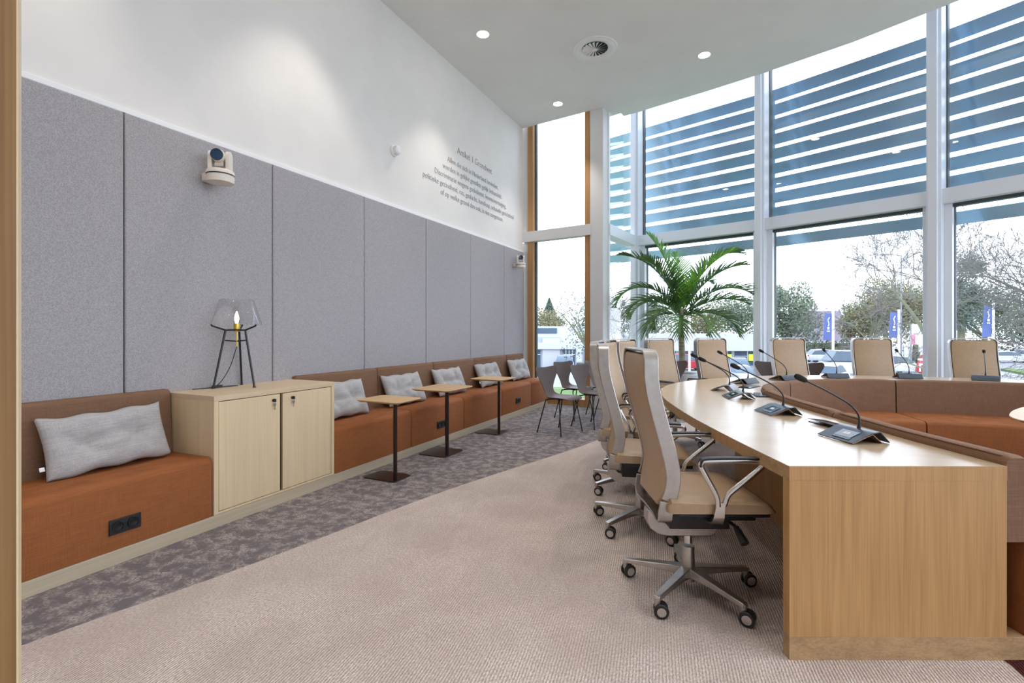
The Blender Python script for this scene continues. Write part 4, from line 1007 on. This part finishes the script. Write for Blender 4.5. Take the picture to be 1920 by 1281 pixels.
b = MB(); b.tube([(14.2, 62.2, 8.9), (13.3, 61.9, 9.05)], .05, 5); b.box((12.9, 61.8, 9.05), (1.1, .3, .12)); b.build('lamp_head', 'cars', t, world=True)
t = thing('billboard', 'white and pink roadside sign behind the bare tree', 'sign', (14.9, 58, -2.55))
b = MB(); b.box((14.9, 58.1, 1.45), (1.7, .12, .9)); b.build('upper_board', 'pole', t, world=True)
b = MB(); b.box((14.9, 58.1, .45), (1.9, .12, .95)); b.build('lower_board', 'pole', t, world=True)
b = MB(); b.box((14.15, 58.0, .45), (.3, .05, .9)); b.build('pink_strip', 'pink', t, world=True)
for xx in (14.0, 15.8): b = MB(); b.tube([(xx, 58.1, -2.55), (xx, 58.1, 1.9)], .08, 6); b.build('post', 'cars', t, world=True)

# cars
def car(x, y, rz, paint, label, h=1.5, L_=4.3, van=False):
    t = thing('car', label, 'car', (x, y, -2.55), rz, 'parked cars in the car park')
    W2 = .88; sc = h/1.5
    lo = [(-L_/2, .35), (-L_/2+.05, .75), (-L_/2+.25, .88), (L_/2-1.1, .90), (L_/2-.2, .72), (L_/2, .55), (L_/2, .30), (L_/2-.1, .22), (-L_/2+.1, .22)]
    b = MB(); rings = []
    for yy, k in ((-W2, .94), (-W2+.08, 1), (W2-.08, 1), (W2, .94)): rings.append([(px*k, yy, .22+(pz-.22)*sc*(k if k < 1 else 1)) for px, pz in lo])
    b.loft(rings); b.build('body', paint, t, bevel=.05)
    if van: up = [(-L_/2+.08, .86), (-L_/2+.2, 1.48), (L_/2-1.5, 1.5), (L_/2-.9, .88)]
    else: up = [(-L_/2+.35, .86), (-L_/2+.85, 1.38), (-.2, 1.48), (.55, 1.40), (1.25, .88)]
    b = MB(); b.loft([[(px, s*(W2-.06), pz*sc) for px, pz in up[:1]]+[(px, s*(W2-.20), pz*sc) for px, pz in up[1:-1]]+[(up[-1][0], s*(W2-.06), up[-1][1]*sc)] for s in (-1, 1)]); cabn = b.build('greenhouse', 'bglass', t, bevel=.04)
    b = MB(); tp_ = [q for q in up[1:-1]]; b.loft([[(px, s*(W2-.20), pz*sc+.01) for px, pz in tp_]+[(px, s*(W2-.20), pz*sc-.07) for px, pz in tp_[::-1]] for s in (-1.03, 1.03)]); b.build('roof', paint, t, bevel=.02)
    for px in (-L_/2+.8, L_/2-.8):
        for s in (-1, 1):
            b = MB(); b.lathe([(.0, s*.70), (.31, s*.70), (.33, s*.74), (.33, s*.86), (.22, s*.88), (.20, s*.86), (.0, s*.86)], (px, 0, .33), 'y', 18); b.build('wheel', 'rubber', t)
    for s in (-1, 1):
        b = MB(); b.box((L_/2-.04, s*.6, .62*sc), (.12, .3, .14)); b.build('headlight', 'pole', t)
        b = MB(); b.box((-L_/2+.03, s*.7, .78*sc), (.08, .2, .16)); b.build('tail_light', 'red', t)
    return t
car(-15.9, 45.0, R(-70), 'cars', 'silver car facing us, seen through the timber window', 1.5)
car(-7.6, 46.5, R(10), 'carw', 'white car behind the palm trunk, left of it', 2.0, 4.6, True)
car(-5.6, 50.4, R(15), 'red', 'red car behind the palm trunk', 1.6)
car(-.75, 47.2, R(-80), 'card', 'dark blue car before the showroom window with yellow cards', 1.5)
car(-.6, 40.0, R(-60), 'cars', 'grey car low behind the chair right of the palm', 1.3)
car(8.5, 70.5, R(20), 'carw', 'white car parked left of the first blue banner pole', 1.6)
car(7.4, 50.0, R(200), 'carw', 'white van just left of the middle high backed chair', 2.15, 4.6, True)
car(5.3, 41.2, R(70), 'carw', 'white car low behind the microphone on the far side', 1.5)
car(11.4, 54.6, R(190), 'carw', 'white car right of the middle high backed chair', 1.65)
car(28.2, 79.0, R(10), 'carw', 'white car far off at the right edge', 1.4)
car(32.5, 84.0, R(10), 'carw', 'white car farthest off at the right edge', 1.5)
# red and white striped dome vehicle
t = thing('striped_vehicle', 'small red and white striped dome vehicle with a big wheel', 'vehicle', (13.6, 50.6, -2.55), R(-20))
b = MB(); b.lathe([(.0, .35), (1.05, .35), (1.12, .6), (1.0, 1.1), (.82, 1.7), (.62, 2.1), (.3, 2.2), (.0, 2.2)], n=28); b.build('body', 'red', t)
b = MB()
for k in (1, 2): b.lathe([(1.125-.17*k, .95+.45*k), (1.085-.17*k, 1.12+.45*k)], n=28, cap=False)
b.build('white_stripe', 'pole', t)
b = MB(); b.box((-.45, -1.05, 1.12), (.62, .06, .12)); b.box((-.68, -1.06, .85), (.12, .06, .66)); b.box((-.5, -1.10, .86), (.36, .06, .10)); b.box((.28, -1.08, 1.12), (.60, .06, .12)); b.box((.28, -1.12, .85), (.12, .06, .55)); b.build('lettering', 'pole', t)
b = MB(); b.lathe([(.0, -1.3), (.2, -1.3), (.22, -1.32), (.36, -1.32), (.40, -1.25), (.40, -1.0)], (.45, 0, .40), 'y', 22); wh = b.build('wheel', 'rubber', t)
b = MB(); b.lathe([(.0, -1.34), (.24, -1.34), (.24, -1.3)], (.45, 0, .40), 'y', 22); b.build('hubcap', 'pole', wh)
b = MB(); b.box((-1.2, -.4, .42), (1.3, .5, .12)); b.build('chassis', 'cars', t)

# trees
def leafy(x, y, zb, h, r, m, seed, label, n=4200, ls=.28, kind='tree', conic=False):
    rnd = random.Random(seed); t = thing(kind, label, kind.replace('_', ' '), (x, y, zb), 0, 'leafy trees beyond the car park')
    b = MB()
    lobes = [(rnd.uniform(-.55, .55)*r, rnd.uniform(-.55, .55)*r, h*rnd.uniform(.38, .88), rnd.uniform(.35, .6)*r) for _ in range(12)]
    for _ in range(n):
        lx, ly, lz_, lr = rnd.choice(lobes)
        if conic:
            f = rnd.random()**.7; rad = r*(1-f)*rnd.random()**.4; a = rnd.uniform(0, 6.28); p = Vector((rad*cos(a), rad*sin(a), h*(.12+.88*f)))
        else:
            d = Vector((rnd.gauss(0, 1), rnd.gauss(0, 1), rnd.gauss(0, 1))).normalized()*lr*rnd.random()**.35; p = Vector((lx, ly, lz_))+d*Vector((1, 1, .9)).length/1.67
        a = Vector((rnd.gauss(0, 1), rnd.gauss(0, 1), rnd.gauss(0, 1))).normalized()*ls*1.25*rnd.uniform(.5, 1); c = a.orthogonal().normalized()*ls*.55
        b.f([b.v(p-a*.5), b.v(p+c*.5), b.v(p+a*.5), b.v(p-c*.5)])
    b.build('crown', m, t, smooth=0)
    b = MB(); b.tube([(0, 0, 0), (.1, 0, h*.3), (0, .1, h*.7)], [.035*h, .025*h, .008*h], 7)
    for k in range(9):
        a = rnd.uniform(0, 6.28); z0 = h*rnd.uniform(.18, .55); b.tube([(0, 0, z0), (cos(a)*r*.45, sin(a)*r*.45, z0+h*.2), (cos(a)*r*.8, sin(a)*r*.8, z0+h*.33)], [.014*h, .008*h, .003*h], 4)
    b.build('trunk', 'bark', t)
    return t
leafy(4.3, 63.0, -2.55, 9.2, 3.6, 'leaf_a', 1, 'rounded grey green tree left of the blue banner', 6400, .34)
leafy(16.8, 97.0, -2.55, 9.6, 4.5, 'leaf_a', 2, 'pale green tree behind the tiled roof', 4000, .4)
leafy(15.4, 74.5, -2.55, 9.6, 4.6, 'leaf_b', 3, 'autumn yellow green tree behind the second banner', 6000, .36)
leafy(13.9, 80.0, -2.55, 7.6, 3.0, 'leaf_b', 31, 'autumn tree right of the tiled roof', 3200, .34)
leafy(19.2, 78.0, -2.55, 10.5, 4.2, 'leaf_b', 4, 'autumn tree behind the broad white window post', 4800, .36)
leafy(21.5, 71.0, -2.55, 13.5, 2.8, 'leaf_c', 5, 'tall narrow dark tree behind the white window post', 4400, .36)
leafy(26.5, 80.0, -2.55, 10.0, 4.8, 'leaf_a', 6, 'broad tree behind the rightmost banner', 5200, .4)
leafy(34.0, 88.0, -2.55, 9.0, 5.2, 'leaf_c', 7, 'dark tree far off at the right edge', 4400, .42)
leafy(-28.6, 75.0, -2.55, 7.2, 4.0, 'leaf_b', 8, 'round yellow tree above the white building', 5200, .34)
leafy(-32.6, 84.0, -2.55, 9.8, 4.0, 'leaf_c', 9, 'dark conical evergreen behind the yellow tree', 2600, .36, conic=True)
leafy(-.8, 93.8, -2.55, 10.0, 6.0, 'leaf_a', 10, 'broad tree above the showroom roof right of the palm', 5200, .42)
leafy(-7.0, 101.0, -2.55, 8.8, 6.0, 'leaf_b', 11, 'autumn tree above the showroom roof behind the palm', 5200, .42)
leafy(-14.5, 88.0, -2.55, 9.0, 6.0, 'leaf_a', 12, 'grey green tree above the showroom roof left of the palm', 5200, .42)
leafy(-21.5, 82.0, -2.55, 9.2, 3.8, 'leaf_c', 13, 'dark tree at the right edge of the timber window', 4000, .4)
leafy(-7.2, 24.0, -1.9, 5.4, 1.7, 'leaf_c', 14, 'slim leafy tree outside the narrow glazed return', 900, .13)
def hedge(x0, y0, x1, y1, h, m, label, seed, n=2600):
    rnd = random.Random(seed); t = thing('hedge', label, 'hedge', (x0, y0, -2.55), 0); b = MB()
    for _ in range(n):
        f = rnd.random(); p = Vector((x0+(x1-x0)*f, y0+(y1-y0)*f+rnd.uniform(-.5, .5), -2.55+h*rnd.random()*(.9+.1*sin(f*40))))
        a = Vector((rnd.gauss(0, 1), rnd.gauss(0, 1), rnd.gauss(0, 1))).normalized()*.3; c = a.orthogonal().normalized()*.2
        b.f([b.v(p-a*.5), b.v(p+c*.5), b.v(p+a*.5), b.v(p-c*.5)])
    b.build('foliage', m, t, world=True, smooth=0)
hedge(6.5, 76.0, 16.5, 78.0, 2.9, 'leaf_a', 'green hedge behind the cars left of the middle chair', 20, 2600)
hedge(15.0, 60.5, 22, 64.0, 1.7, 'leaf_c', 'low dark hedge behind the striped vehicle', 21, 1800)
hedge(24, 86, 42, 90, 3.0, 'leaf_c', 'dark hedge behind the far cars at the right edge', 22, 2600)

def bare(x, y, zb, h, seed, label, spread=.55, lean=(0, 0), depth=6, r0=.16, first=.30, twigs=.012):
    rnd = random.Random(seed); t = thing('bare_tree', label, 'tree', (x, y, zb), 0, 'bare autumn trees')
    bt, bw = MB(), MB()
    def grow(p, d, l, r, k):
        n = 4; pts = [p]; q = p.copy(); dd = d.copy()
        for i in range(n):
            dd = (dd+Vector((rnd.gauss(0, .13), rnd.gauss(0, .13), rnd.gauss(.02, .09)))).normalized(); q = q+dd*(l/n); pts.append(q.copy())
        rad = [max(twigs*.6, r*(1-.45*i/n)) for i in range(n+1)]
        (bt if k <= 2 else bw).tube(pts, rad, 7 if k < 2 else (4 if k < 4 else 3), cap=False)
        if k >= depth: return
        nb = 3 if k < 5 else 2
        for i in range(nb):
            f = rnd.uniform(.45, 1) if i else 1.0
            pi_ = pts[int(round(f*n))]
            ax = Vector((rnd.gauss(0, 1), rnd.gauss(0, 1), rnd.gauss(0, .7))); ax = (ax-dd*ax.dot(dd)).normalized()
            nd = (dd+ax*rnd.uniform(spread*.6, spread*1.5)).normalized()
            grow(pi_, nd, l*rnd.uniform(.62, .82), max(twigs*.6, r*.55*rnd.uniform(.8, 1.1)), k+1)
        if k < 4:
            for _ in range(2):
                pi_ = pts[rnd.randint(2, n)]; ax = Vector((rnd.gauss(0, 1), rnd.gauss(0, 1), rnd.gauss(0, 1))).normalized(); grow(pi_, (dd*.6+ax).normalized(), l*.5, max(twigs*.6, r*.3), k+2)
    grow(Vector((0, 0, 0)), Vector((lean[0], lean[1], 1)).normalized(), h*first, r0, 0)
    bt.build('trunk_and_limbs', 'bark', t); bw.build('twigs', 'twig', t, smooth=0)
    return t
bare(7.9, 30.5, -2.4, 11.0, 41, 'bare tree with mossy trunk seen left of the broad white post', .50, (-.05, 0), 7, .20, .32, .016)
bare(9.3, 22.6, -1.6, 9.5, 43, 'bare tree with a mossy leaning limb in the rightmost window', .62, (.0, 0), 7, .17, .26, .012)
bare(-7.1, 29.9, -2.5, 9.5, 44, 'thin bare tree behind the palm and the glazed return', .5, (0, 0), 6, .12, .32, .012)
bare(-18.4, 52.0, -2.5, 11.0, 45, 'bare tree at the right side of the timber window', .5, (0, 0), 6, .16, .34, .02)
bare(11.4, 60.0, -2.5, 10.5, 46, 'faint bare tree between the two blue banners', .55, (0, 0), 6, .16, .30, .018)
